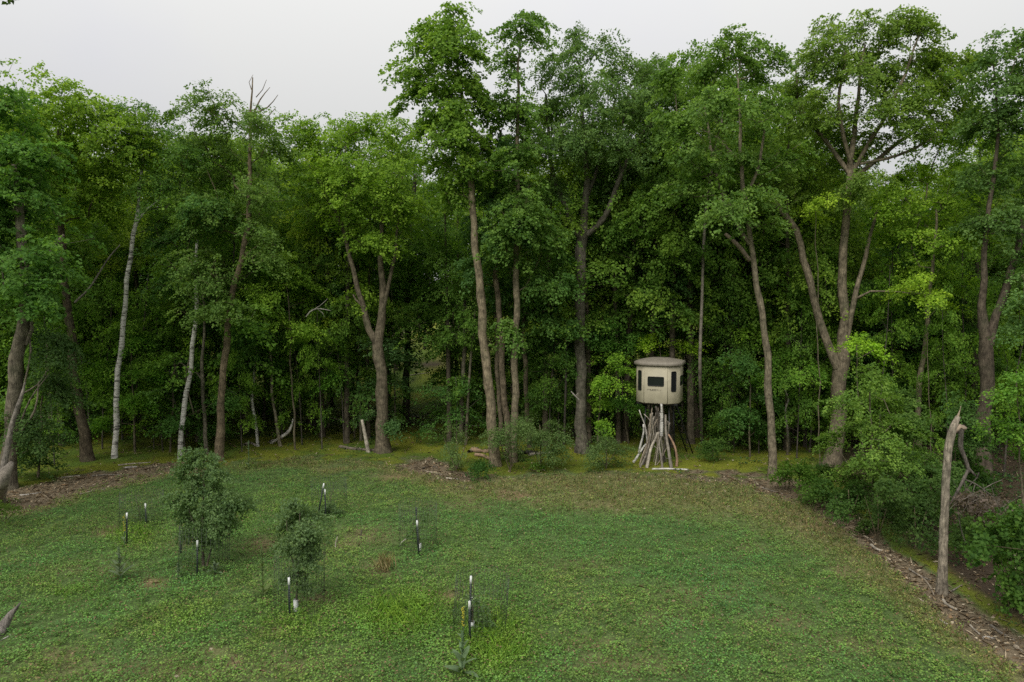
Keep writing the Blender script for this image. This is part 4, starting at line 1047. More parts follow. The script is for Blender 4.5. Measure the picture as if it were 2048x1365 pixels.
    for y in (-.6, 0, .6):
        g = Geo(); box(g, (0, y, zb - .068), (1.72, .07, .072)); link('platform_beam', g.mesh('platform_beam', M_STEEL), root)
    lad = Geo(); tp = np.array([.35, .93, zb]); bt = np.array([1.05, 1.75, -.02])
    sd = nrm(np.cross(tp - bt, UP)) * .2
    for sgn in (-1, 1): bar(lad, bt + sd * sgn, tp + sd * sgn, .04)
    lo = link('ladder', lad.mesh('ladder', M_STEEL), root)
    for kx in range(1, 8):
        g = Geo(); m = bt + (tp - bt) * kx / 8; bar(g, m - sd, m + sd, .035); link('rung', g.mesh('rung', M_STEEL), lo)
    return root
build_blind()

# branches leaning round the stand
def zoomed(pts): return [(1255 + x * .10621, 800 + y * .10621) for x, y in pts]
G_ST = 'branches leaning against the stand of the blind'
def stick(label, pts, w, mat, col, top_in=0.0, name='leaning_branch', Yo=None, base_on_ground=True):
    pp = zoomed(pts)
    gb = ground(*pp[0])
    Y0 = gb[1] if Yo is None else Yo
    Y1 = 30.16 + top_in
    P = []
    for i, (px, py) in enumerate(pp):
        f = min(1.0, max(0, (pp[0][1] - py) / 110.0))
        P.append(at(px, py, Y0 + (Y1 - Y0) * f))
    P = np.array(P); base = P[0].copy()
    n = len(P)
    R = np.linspace(w * 1.3, w * .8, n) * .10621 * .5 * Y0 / F
    P, R = catmull(P, R, .12)
    g = Geo(); tube(g, P, R, 7, .10)
    me = g.mesh(name, mat, True, origin=base)
    o = link(name, me, None, col); o.location = base
    return tag(o, label, 'branch', G_ST)
TANW = (.27, .225, .165); GRYW = (.19, .168, .135); PALW = (.35, .31, .245); WHTW = (.42, .39, .34); ORGW = (.26, .17, .11); DRKW = (.085, .074, .060)
stick('white birch branch splayed farthest out at the foot of the stand', [(110, 1180), (175, 1090), (240, 990), (300, 895), (350, 830)], 40, M_BIRCH, WHTW, Yo=30.1)
stick('mottled birch branch behind the curved pale one, at the outer side of the stand', [(220, 985), (245, 860), (285, 700), (305, 590), (298, 460)], 36, M_BIRCH, WHTW, Yo=30.5)
stick('smooth pale branch curving like a bow up to the underside of the blind', [(375, 800), (362, 680), (345, 560), (310, 430), (250, 280), (220, 190)], 24, M_STICK, WHTW, Yo=30.4)
stick('tan branch second in the fan of sticks, ending below the bow-curved one', [(222, 1235), (280, 1060), (340, 900), (380, 790)], 24, M_STICK, TANW)
stick('thick brown branch in the middle of the fan of sticks', [(232, 1275), (310, 1130), (370, 980), (400, 860), (440, 640)], 32, M_STICK, GRYW)
stick('thin straight brown branch reaching up through the fan of sticks', [(328, 1205), (350, 1000), (380, 800), (425, 560), (430, 260)], 24, M_STICK, TANW)
stick('stout pale forked-foot branch leaning right, biggest of the fan', [(362, 1285), (400, 1100), (430, 950), (480, 830), (530, 720), (565, 615)], 50, M_STICK, PALW)
stick('slim grey branch leaning in behind the stout pale branch', [(405, 1000), (425, 820), (470, 600), (452, 330), (466, 150)], 20, M_STICK, TANW, .1)
stick('short thin twig pointing up and out from the tangle', [(400, 500), (430, 400), (375, 330), (310, 268)], 17, M_STICK, PALW, Yo=30.3)
stick('thin pale upright stick standing alone in the middle of the stand', [(522, 1235), (545, 1080), (570, 900), (585, 740), (592, 600)], 19, M_STICK, PALW)
stick('grey branch with a bend, below the white birch pole', [(655, 1290), (640, 1120), (612, 950), (600, 800), (640, 680)], 36, M_STICK, GRYW)
stick('upright white birch pole reaching from the tangle to the front edge of the blind', [(640, 680), (648, 560), (652, 400), (646, 240), (638, 75)], 50, M_BIRCH, WHTW, Yo=30.2)
stick('narrow white birch strip beside the upright birch pole', [(622, 640), (620, 500), (625, 380), (618, 250)], 24, M_BIRCH, WHTW, Yo=30.3)
stick('thick dark grey branch arching down from the blind floor', [(555, 720), (590, 560), (600, 420), (575, 260), (530, 120)], 46, M_STICK, DRKW, Yo=30.5)
stick('heavy grey-brown trunk piece leaning at the right of the stand', [(825, 1285), (800, 1120), (775, 950), (740, 750), (722, 600), (715, 280)], 54, M_STICK, GRYW, .1)
stick('orange-tan birch branch bending outward at the right of the stand', [(925, 1255), (932, 1110), (905, 930), (850, 790), (770, 650)], 42, M_STICK, ORGW)
stick('grey stub with a snapped point above the orange-tan branch', [(748, 720), (768, 600), (772, 480), (758, 400)], 26, M_STICK, GRYW, Yo=30.35)
stick('short pale stub tilted right beside the snapped point', [(768, 640), (780, 540), (797, 430)], 18, M_STICK, PALW, Yo=30.45)
stick('thin twig crossing down to the right in the open middle of the stand', [(672, 1050), (600, 960), (500, 870)], 15, M_STICK, PALW, Yo=30.2)
stick('thin twig crossing up to the right near the ground', [(550, 1228), (610, 1150), (680, 1020), (735, 905)], 16, M_STICK, TANW)
stick('short twig lying against the heavy trunk piece near the ground', [(825, 1130), (690, 1090)], 15, M_STICK, PALW, Yo=30.5)
stick('thin tan twig hanging through the upper tangle', [(500, 690), (480, 560), (458, 420), (460, 250)], 15, M_STICK, PALW, Yo=30.25)
stick('crooked twig crossing the upper tangle to the right', [(480, 540), (520, 440), (565, 365)], 13, M_STICK, TANW, Yo=30.3)
stick('dark twig crossing the upper tangle to the left', [(545, 500), (505, 420), (470, 350)], 14, M_STICK, GRYW, Yo=30.4)
stick('dark grey branch just left of the heavy trunk piece', [(668, 1180), (690, 1000), (705, 860), (700, 700)], 30, M_STICK, DRKW)
stick('brown branch filling the back of the fan of sticks', [(300, 1230), (350, 1050), (395, 880), (410, 520), (440, 380)], 26, M_STICK, DRKW, .3)
for i in range(14):
    x0 = 215 + 620 * ((i * 0.618) % 1); xt = 560 + (x0 - 530) * .28 + rng.normal(0, 30)
    y1 = 90 + 90 * (i % 4) + 90 * rng.random()
    stick('thin brown branch filling the back of the bundle round the stand', [(x0, 1215 + 40 * rng.random()), ((x0 * .6 + xt * .4) + rng.normal(0, 18), 950), ((x0 * .25 + xt * .75) + rng.normal(0, 18), 650), (xt, y1)], 12 + 11 * rng.random(), M_STICK, (TANW, GRYW, PALW, GRYW)[i % 4], .25, Yo=30.45 + .4 * rng.random())
def lying(name, label, cat, pts, w, mat, col, group=None, lift=.0, rough=.12, sides=8, taper=.7):
    P = []
    for (px, py) in pts:
        q = ground(px, py); P.append(q)
    P = np.array(P); k = P[0][1] / F
    R = np.linspace(w, w * taper, len(P)) * .5 * k
    P[:, 2] += R * .7 + lift
    P, R = catmull(P, R, .15)
    base = P[0].copy()
    g = Geo(); tube(g, P, R, sides, rough)
    o = link(name, g.mesh(name, mat, True, origin=base), None, col); o.location = base
    return tag(o, label, cat, group)
lying('birch_log', 'white birch log lying on the ground in front of the stand', 'log', [(1304, 940), (1330, 939.5), (1354, 940), (1377, 941)], 4.5, M_BIRCH, WHTW)

# ------------------------------------------------------------------ fence posts, wire cages, orchard trees
M_POSTG = plain_mat('dark_green_paint', (.012, .020, .014), .5, .4, .25, 30)
M_WHITE = plain_mat('white_paint', (.60, .61, .58), .6, .3, .08, 20)
M_WIRE = plain_mat('galvanised_wire', (.075, .08, .07), .5, .5, .2, 20, .6)
G_P = 'steel posts holding the wire cages'
def post(label, top, bot, tip=True, Yo=None):
    b = ground(*bot) if Yo is None else None
    if b is None:
        b = at(bot[0], bot[1], Yo); b[2] = float(gz(b[0], Yo))
    t = at(top[0], top[1], b[1])
    Lg = np.linalg.norm(t - b); z = nrm(t - b)
    x = nrm(np.cross(np.array([0, 1.0, 0]), z)); y = np.cross(z, x)
    Mx = np.stack([x, y, z], 1)
    root = thing('steel_post', label, 'fence post', tuple(b), 0, G_P)
    tl = .17 if tip else 0
    g = Geo()
    def seg(g, z0, z1):
        box(g, Mx @ np.array([0, -.012, (z0 + z1) / 2]), (.046, .008, z1 - z0), Mx)
        box(g, Mx @ np.array([0, .012, (z0 + z1) / 2]), (.009, .04, z1 - z0), Mx)
    seg(g, -.2, Lg - tl)
    for q in np.arange(.1, Lg - tl - .05, .055):
        box(g, Mx @ np.array([0, -.021, q]), (.014, .012, .022), Mx)
    link('shaft', g.mesh('shaft', M_POSTG), root)
    if tip:
        g = Geo(); seg(g, Lg - tl + .001, Lg); link('white_tip', g.mesh('white_tip', M_WHITE), root)
    return root
post('steel post with white tip beside the yellow-flowered mullein', (254, 1026), (254, 1094))
post('smaller steel post with white tip farthest left toward the wood', (291, 1007), (293, 1052))
post('steel post with white tip standing in front of the larger apple tree', (395, 1081), (395, 1152))
post('plain dark post left of the larger apple tree with no white on it', (362, 1072), (362, 1108), False)
post('steel post leaning to the right over the far cage', (648, 967), (636, 1032))
post('upright steel post beside the leaning one at the far cage', (650, 979), (652, 1040))
post('steel post with white tip in front of the middle cage', (834, 1041), (838, 1112))
post('plain dark post rising taller behind the middle cage', (832, 1014), (836, 1098), False)
post('steel post with white tip in front of the smaller apple tree', (578, 1155), (580, 1238))
post('plain dark post behind the smaller apple tree', (611, 1150), (610, 1192), False)
post('tallest steel post with white tip at the nearest cage', (942, 1152), (940, 1262))
post('lower steel post with white tip in front at the nearest cage', (939, 1202), (940, 1288))
post('half hidden steel post at the back of the nearest cage', (945, 1194), (944, 1250))

G_C = 'wire cages round the young trees'
def cage_mesh(r=.55, h=1.25):
    g = Geo()
    n = 36
    th = np.linspace(0, 2 * math.pi, n + 1)
    for z in np.linspace(.02, h, 13):
        P = np.stack([r * np.cos(th), r * np.sin(th), np.full(n + 1, z)], 1); tube(g, P, np.full(n + 1, .0018), 3, 0, False)
    for t in th[:-1]:
        bar(g, (r * math.cos(t), r * math.sin(t), -.03), (r * math.cos(t), r * math.sin(t), h), .003)
    return g.mesh('wire_cage', M_WIRE)
CAGE = cage_mesh()
def cage(label, px, py, sc=1.0, sz=1.0):
    b = ground(px, py)
    o = link('wire_cage', CAGE); o.location = b; o.scale = (sc, sc, sz); o.rotation_euler = (rng.normal(0, .03), rng.normal(0, .03), rng.random() * 6)
    tag(o, label, 'wire cage', G_C)
cage('wire mesh cage round the trunk of the larger apple tree', 408, 1142, 1.1)
cage('wire mesh cage round the smaller apple tree', 598, 1215, 1.0, 1.1)
cage('wire mesh cage between the two leaning posts at the far edge', 660, 1030, 1.0, .95)
cage('wire mesh cage in the middle of the field with a tall dark post', 836, 1098, .95, 1.05)
cage('wire mesh cage nearest the viewer beside the tallest post', 958, 1268, 1.0, 1.0)
cage('wire mesh cage of grey weeds behind the two left posts', 282, 1050, 1.1, .85)

AP = (.056, .098, .048)
def apple(label, base, blobs, n, guard=None, leaf=.064, trunk=None, color=AP, name='apple_tree', dens=1.6, sprayR=.17):
    tr = trunk or [[(base[0], base[1], 6), (base[0] - 1, base[1] - 60, 5), (base[0] + 2, base[1] - 120, 4)]]
    r = hero(name, label, 'tree', tr, blobs, color, leaf=leaf, dens=dens, sprayR=sprayR, per=34, bark=(.10, .09, .075), flare=.1, tip=.0035, jit=.75, upb=.5, droop=.15, depth=.9, zfree=-9, rough=.05)
    if guard:
        b = ground(*base); k = b[1] / F
        g = Geo(); zt = guard * k
        th = np.arange(10) / 10 * 2 * math.pi
        V = [(.055 * math.cos(t), .055 * math.sin(t), z) for z in (.0, zt) for t in th]
        g.add(V, f4=[[i, (i + 1) % 10, 10 + (i + 1) % 10, 10 + i] for i in range(10)])
        link('trunk_guard', g.mesh('trunk_guard', M_WHITE), r)
    return r
apple('larger apple tree with pale upright shoots, its trunk inside a wire cage', (407, 1138),
      [(405, 935, 44, 26, 0), (375, 945, 24, 22, .2), (435, 955, 22, 20, -.2), (400, 985, 44, 34, .1), (450, 995, 42, 34, -.2), (370, 1030, 34, 30, .3), (430, 1030, 50, 34, -.3), (475, 1005, 22, 26, 0), (395, 1060, 40, 24, 0), (445, 1050, 30, 26, .3), (365, 1000, 24, 24, -.2), (400, 915, 40, 9, 0), (420, 1080, 26, 20, 0)], 1,
      trunk=[[(407, 1138, 7), (406, 1080, 6.5), (408, 1030, 5), (402, 930, 2.5)], [(406, 1090, 5), (430, 1040, 4), (450, 985, 2)], [(406, 1080, 4), (385, 1040, 3), (370, 1000, 2)], [(412, 1138, 5), (425, 1090, 4), (436, 1050, 3)]])
apple('smaller apple tree with a white guard round its trunk', (592, 1222),
      [(600, 1030, 30, 16, 0), (575, 1050, 26, 18, .2), (615, 1060, 26, 24, -.2), (600, 1085, 38, 28, 0), (570, 1090, 22, 18, .2), (605, 1120, 30, 24, -.1), (590, 1150, 24, 20, .1), (630, 1030, 16, 10, .1), (600, 1010, 34, 8, 0), (605, 1175, 16, 14, 0)], 1, guard=24,
      trunk=[[(592, 1222, 5), (593, 1160, 5), (597, 1100, 4), (602, 1020, 2)], [(594, 1150, 3.5), (575, 1090, 2.5), (570, 1040, 1.5)]], dens=2.2, color=(.058, .098, .050))
apple('wispy caged sapling between the two posts at the far edge', (658, 1032), [(662, 1010, 16, 16, 0), (668, 1025, 18, 10, 0), (650, 1022, 12, 10, 0)], 1, dens=.9, name='apple_sapling', trunk=[[(658, 1032, 2), (660, 1000, 1.5), (668, 965, .8)]])
apple('thin caged sapling with a white guard in the middle of the field', (839, 1100), [(845, 1060, 12, 22, 0), (825, 1055, 10, 18, 0), (850, 1030, 10, 14, 0)], 1, guard=13, dens=.5, name='apple_sapling', trunk=[[(839, 1100, 2), (838, 1060, 1.8), (834, 1010, 1)], [(834, 1018, 1), (815, 1022, .8), (792, 1040, .6)]])
apple('small caged sapling with a white guard at the nearest cage', (944, 1262), [(962, 1225, 16, 18, 0), (950, 1205, 10, 16, 0), (970, 1240, 12, 14, 0), (930, 1215, 8, 8, 0)], 1, guard=20, dens=1.1, name='apple_sapling', trunk=[[(944, 1262, 2.4), (945, 1200, 2), (946, 1130, 1), (944, 1115, .6)]])
apple('leafless-looking grey sapling in the weedy left cage', (284, 1048), [(280, 1030, 10, 12, 0), (290, 1036, 10, 8, 0)], 1, dens=.5, name='apple_sapling', trunk=[[(284, 1048, 1.5), (276, 1010, 1), (270, 985, .6)]])

# mulleins: a tall stalk with big felted leaves, each leaf its own part
M_MULL = leaf_mat('felted_leaf', .2, gloss=.1, rough=.9)
M_FLOWER = plain_mat('yellow_flower', (.36, .33, .035), .7, .2, .2, 30)
def big_leaf_mesh():
    g = Geo()
    n = 7
    t = np.linspace(0, 1, n); w = np.sin(np.pi * np.clip(t * .93 + .05, 0, 1)) ** .8 * .17
    V = []
    for i in range(n):
        z = .22 * t[i] - .34 * t[i] ** 2
        for s, dz in ((-1, .03), (0, -.02), (1, .03)):
            V.append((t[i], s * w[i], z + dz * (w[i] / .17)))
    f = []
    for i in range(n - 1):
        for k in range(2): f.append([i * 3 + k, (i + 1) * 3 + k, (i + 1) * 3 + k + 1, i * 3 + k + 1])
    g.add(V, f4=f, t4=np.full(len(f), .55))
    return g.mesh('leaf', M_MULL, True, attr='tint')
BIGL = big_leaf_mesh()
def mullein(label, px, py, h, nl=14, ll=.30, flowers=False, col=(.105, .150, .070), spread=1.0):
    b = ground(px, py)
    root = thing('mullein_plant', label, 'plant', tuple(b), rng.random() * 6, 'mullein plants in the field')
    g = Geo(); P = np.array([[0, 0, -.05], [.01, .01, h * .5], [0, .02, h]]); tube(g, *catmull(P, np.array([.016, .013, .010]), .2), 6, .1)
    st = link('stalk', g.mesh('stalk', M_MULL, attr='tint'), root, tuple(np.array(col) * 1.7))
    for i in range(nl):
        f = i / max(1, nl - 1)
        l = link('leaf', BIGL, root, tuple(np.array(col) * (.85 + .45 * rng.random())))
        s = 1.08 * ll * (1 - .66 * f) * (.8 + .4 * rng.random())
        l.location = (0, 0, .04 + h * .72 * f ** 1.1); l.scale = (s, s * spread, s)
        l.rotation_euler = (rng.normal(0, .15), -.45 - .55 * f + rng.normal(0, .18), i * 2.4)
    g = Geo()
    k = 40
    th = rng.random(k) * 6.28; z = h * (.50 + .50 * rng.random(k))
    for i in range(k):
        box(g, (.020 * math.cos(th[i]), .020 * math.sin(th[i]), z[i]), (.019, .019, .019))
    if flowers:
        link('flower_spike', g.mesh('flower_spike', M_FLOWER), root)['kind'] = 'stuff'
    else:
        link('flower_spike', g.mesh('flower_spike', M_MULL, attr='tint'), root, tuple(np.array(col) * 1.7))['kind'] = 'stuff'
    return root
mullein('large pale mullein with broad felted leaves left of the larger apple tree', 240, 1162, .85, 18, .42, col=(.135, .180, .095))
mullein('mullein with a spike of yellow flowers beside the left steel post', 250, 1096, .95, 8, .2, True)
mullein('tall slim mullein spike at the mossy edge behind the larger apple tree', 498, 938, 1.15, 12, .22)
mullein('yellowish mullein rosette with a bare spike between the two apple trees', 526, 1198, 1.25, 16, .32, col=(.110, .150, .050))
mullein('mullein with upright grey-green leaves at the bottom edge of the picture', 925, 1352, .85, 16, .36, col=(.110, .165, .080))
mullein('mullein with a thin yellow flower spike left of the nearest cage', 926, 1292, .80, 6, .16, True)
mullein('small mullein rosette at the foot of the larger apple tree', 430, 1150, .30, 10, .30, col=(.115, .160, .085))
mullein('small young mullein left of the larger apple tree cage', 357, 1162, .45, 9, .22)

# tuft of dry grass and a few lone sticks in the field
def dry_tuft():
    b = ground(771, 1142); n = 110
    g = Geo()
    st = b + np.stack([rng.normal(0, .07, n), rng.normal(0, .06, n), np.zeros(n)], 1)
    d = nrm(np.stack([rng.normal(-.12, .28, n), rng.normal(0, .25, n), np.ones(n)], 1)); L = .25 + .35 * rng.random(n)
    nv = rng.normal(0, 1, (n, 3)); nv[:, 2] = .2
    leaves(g, st + d * L[:, None] * .5, nv, d, L, .010, pal(n, [[.52, .43, .22], [.42, .36, .18], [.30, .31, .12]]), .02)
    o = link('dry_grass_tuft', g.mesh('dry_grass_tuft', M_COVER, attr='col', origin=b)); o.location = b
    tag(o, 'tuft of dry straw-coloured grass standing in the middle of the field', 'grass tuft')
dry_tuft()
def upright_stick(label, pts, w, col, Yo=None, mat=None, name='stick', group=None):
    b = ground(*pts[0]); P = [at(px, py, b[1]) for px, py in pts]; P[0] = b - UP * .03
    R = np.linspace(w, w * .6, len(P)) * .5 * b[1] / F
    P, R = catmull(np.array(P), R, .1); g = Geo(); tube(g, P, R, 7, .08)
    o = link(name, g.mesh(name, mat or M_STICK, True, origin=b), None, col); o.location = b
    return tag(o, label, 'stick', group)
upright_stick('short pale stick standing in the grass right of the smaller apple tree', [(672, 1102), (671, 1088), (675, 1074)], 3.4, PALW)
upright_stick('short dark stub standing in the grass beyond the dry tuft', [(722, 1078), (722, 1068), (723, 1060)], 3, DRKW)
upright_stick('thin white curved twig at the left foot of the middle cage', [(798, 1094), (802, 1086), (812, 1078)], 2.2, WHTW)
upright_stick('broken white stub leaning left at the foot of the low forking maple', [(737, 905), (732, 880), (727, 855), (724, 840)], 9, PALW, name='broken_stub')

# ------------------------------------------------------------------ broken snag with its hanging top
def snag():
    b = ground(1884, 1188); Y0 = b[1]
    root = thing('broken_snag', 'snapped-off grey dead trunk with a torn pale top at the right of the field', 'dead tree', tuple(b))
    P, R = world_path([(1884, 1190, 20), (1886, 1120, 17), (1889, 1030, 15.5), (1892, 960, 15), (1896, 905, 15), (1901, 875, 15), (1908, 852, 13), (1916, 833, 9)], Y0, b - UP * .1)
    P, R = catmull(P, R, .12); g = Geo(); tube(g, P, R, 12, .10, flare=.25)
    link('trunk', g.mesh('trunk', M_BARK, True, origin=b), root, (.24, .205, .155))
    g = Geo()
    for (a, c, w) in (((1910, 846), (1921, 818), 5), ((1916, 838), (1922, 812), 3), ((1905, 856), (1917, 828), 6), ((1912, 850), (1920, 836), 7)):
        q, r = world_path([(*a, w), (*c, 1)], Y0); tube(g, *catmull(q, r, .05), 5, .2)
    link('splinter', g.mesh('splinter', M_STICK, True, origin=b), root, (.34, .27, .19))
    g = Geo()
    q, r = world_path([(1908, 862, 12), (1920, 853, 11), (1931, 858, 8)], Y0, None); tube(g, *catmull(q, r, .05), 7, .15)
    link('torn_stub', g.mesh('torn_stub', M_STICK, True, origin=b), root, (.28, .22, .16))
    # the top that broke over and hangs behind
    def wp(p, Y=Y0 + .3): return world_path(p, Y)
    rt = thing('hanging_treetop', 'broken-over dark treetop hanging from the snag into dead brown brush', 'dead branch', tuple(at(1920, 860, Y0 + .25)))
    o0 = np.array(rt.location)
    g = Geo()
    segs = [[(1923, 858, 13), (1921, 890, 13), (1925, 905, 12), (1933, 925, 10), (1938, 945, 9)], [(1936, 940, 9), (1922, 970, 8), (1908, 995, 7), (1900, 1010, 6)], [(1936, 935, 7), (1945, 945, 6), (1955, 955, 5), (1958, 945, 2)],
            [(1926, 958, 4), (1950, 968, 4), (1965, 978, 3.5), (1985, 993, 2)], [(1965, 980, 3), (1985, 968, 2.5), (2005, 960, 1.5)], [(1928, 965, 3), (1932, 985, 2), (1940, 1005, 1.2)], [(1950, 970, 2.5), (1945, 990, 1.6), (1950, 1010, 1)],
            [(1985, 993, 2), (2000, 1005, 1.4), (2012, 1000, .8)], [(1955, 955, 3), (1942, 968, 2), (1936, 975, 1)], [(1972, 985, 2), (1978, 1005, 1.4), (1985, 1025, .8)], [(1915, 1000, 3), (1920, 1050, 3), (1932, 1090, 2)]]
    for s_ in segs:
        q, r = wp(s_); tube(g, *catmull(q, r * .75, .08), 6, .1)
    link('limb', g.mesh('limb', M_BARK, True, origin=o0), rt, (.115, .10, .082))
    g = Geo()
    n = 290
    S = np.array([at(1918 + 90 * u, 985 + (20 + 40 * u) * v + 14 * u, Y0 + .3 + w) for u, v, w in zip(rng.random(n), rng.random(n), rng.normal(0, .35, n))])
    S = S[(rng.random(n) < 1)]
    O = nrm(rng.normal(0, 1, (len(S), 3)))
    crown_leaves(g, S, O, np.full(len(S), .16), 7, .07, droop=.4, upb=.2, jit=.9)
    link('dead_leaves', g.mesh('dead_leaves', M_LEAF, attr='tint', origin=o0), rt, (.125, .10, .078))
    g = Geo()
    for i in range(0, len(S), 3):
        e = S[i] + rng.normal(0, .25, 3); tube(g, np.array([S[i], (S[i] + e) / 2 + rng.normal(0, .03, 3), e]), np.array([.006, .005, .003]), 3, 0, False)
    link('dead_twigs', g.mesh('dead_twigs', M_STICK, origin=o0), rt, GRYW)['kind'] = 'stuff'
snag()

# dead poles and branches among the trees
def dead(name, label, paths, Y, col, mat=None, base=None, cat='dead tree'):
    g = Geo(); o0 = None
    for p in paths:
        q, r = world_path(p, Y)
        if o0 is None:
            if base: q[0] = ground(*base); q[0][2] -= .05
            o0 = q[0].copy()
        tube(g, *catmull(q, r, .15), 6, .08)
    o = link(name, g.mesh(name, mat or M_STICK, True, origin=o0), None, col); o.location = o0
    return tag(o, label, cat)
dead('dead_pole', 'bare dead pole with fine grey twigs in the canopy above the blind',
     [[(1404, 885, 7), (1400, 740, 7), (1404, 600, 6), (1408, 480, 6), (1414, 400, 6), (1422, 350, 6), (1436, 290, 6), (1444, 240, 4), (1446, 190, 2)], [(1430, 315, 3), (1405, 280, 2), (1388, 255, 1)], [(1436, 290, 3), (1410, 245, 2), (1398, 220, 1)], [(1440, 265, 2), (1425, 225, 1.3), (1420, 200, .8)], [(1420, 360, 3), (1395, 335, 2), (1375, 320, 1)], [(1425, 340, 2), (1400, 300, 1.5), (1385, 290, .8)]], 31.8, (.20, .175, .14), None, (1404, 887))
dead('dead_limb', 'slanting brown dead limb sticking out of the leaves above the blind', [[(1450, 468, 8), (1475, 490, 9), (1500, 522, 9)]], 29.5, (.20, .155, .115), cat='dead branch')
dead('dead_limb', 'white curved dead branch hung among the maples left of centre', [[(612, 634, 2), (620, 624, 3), (634, 618, 3), (648, 619, 2), (662, 622, 1)], [(622, 622, 2), (640, 612, 1.4), (655, 598, .7)], [(634, 618, 1.5), (645, 626, 1), (650, 636, .6)]], 31.5, (.28, .26, .22), cat='dead branch')
dead('dead_limb', 'small white forked dead twig beside the foot of the ash', [[(1158, 800, 3), (1150, 792, 3), (1142, 783, 1.5)], [(1150, 793, 1.5), (1157, 786, .8)]], 29.3, (.22, .20, .17), cat='dead branch')
dead('dead_limb', 'pale dead branch slanting across the dark gap right of the leaning brown trunk', [[(150, 605, 5), (180, 575, 4), (215, 520, 3), (240, 490, 2)]], 30.5, (.16, .145, .12), cat='dead branch')
dead('dead_tree', 'broken grey trunk leaning on the thick left trunk from below', [[(-14, 1010, 17), (8, 930, 13), (24, 850, 10), (44, 790, 7), (50, 765, 3)]], 24.3, (.215, .19, .16), M_BARK, (-14, 1012))
dead('dead_tree', 'jagged pale stump leaning in from the left border', [[(-6, 1000, 30), (4, 965, 24), (14, 940, 20), (24, 925, 9)]], 23.2, (.26, .225, .185), M_STICK, (-6, 1006))
dead('dead_pole', 'thin crooked pale sapling stem in the dark right of the leaning grey trunk', [[(1578, 905, 5), (1575, 860, 4.5), (1571, 820, 4), (1577, 800, 3.5), (1570, 780, 3)]], 31.5, (.21, .19, .155), None, (1578, 905))
dead('dead_pole', 'thin leaning pole in the shade left of the big ash', [[(1128, 880, 5), (1132, 760, 5), (1133, 690, 4)]], 33, (.09, .08, .065), None, (1128, 890))

# logs and branches lying on the ground
lying('fallen_branch', 'white curved fallen branch rising from the moss near the slender stems', 'fallen branch', [(540, 885), (556, 880)], 5, M_STICK, WHTW)
dead('fallen_branch', 'white birch limb curving up off the moss beside the thin pale stem', [[(541, 884, 5), (560, 876, 6), (575, 866, 7), (583, 852, 5), (586, 838, 2)]], 34.0, (.48, .45, .40), M_STICK, (541, 886), 'fallen branch')
lying('fallen_log', 'short pale log lying on the moss behind the larger apple tree', 'log', [(490, 893), (500, 888), (512, 893)], 7, M_STICK, PALW)
lying('fallen_log', 'long dark log lying left of the foot of the low forking maple', 'log', [(680, 896), (705, 900), (735, 902), (765, 903)], 7, M_BARK, (.15, .125, .095))
lying('fallen_log', 'orange-brown rotting log at the left of the woodpile', 'log', [(945, 903), (960, 906), (985, 905)], 11, M_STICK, (.25, .175, .11))
lying('fallen_log', 'torn brown log lying in front of the rotting orange one', 'log', [(950, 912), (966, 914), (984, 922)], 8, M_STICK, (.24, .165, .105))
lying('fallen_log', 'grey bleached log poking out right of the woodpile', 'log', [(1058, 912), (1080, 909), (1104, 907)], 7, M_STICK, PALW)
lying('fallen_log', 'dark wet log at the back of the woodpile', 'log', [(1020, 912), (1045, 908), (1075, 910)], 12, M_BARK, (.06, .052, .044))
lying('fallen_log', 'pale log half buried in brush behind the tallest basswood', 'log', [(938, 907), (946, 902), (956, 899)], 8, M_STICK, TANW)
G_D = 'dead branches lying along the bark path'
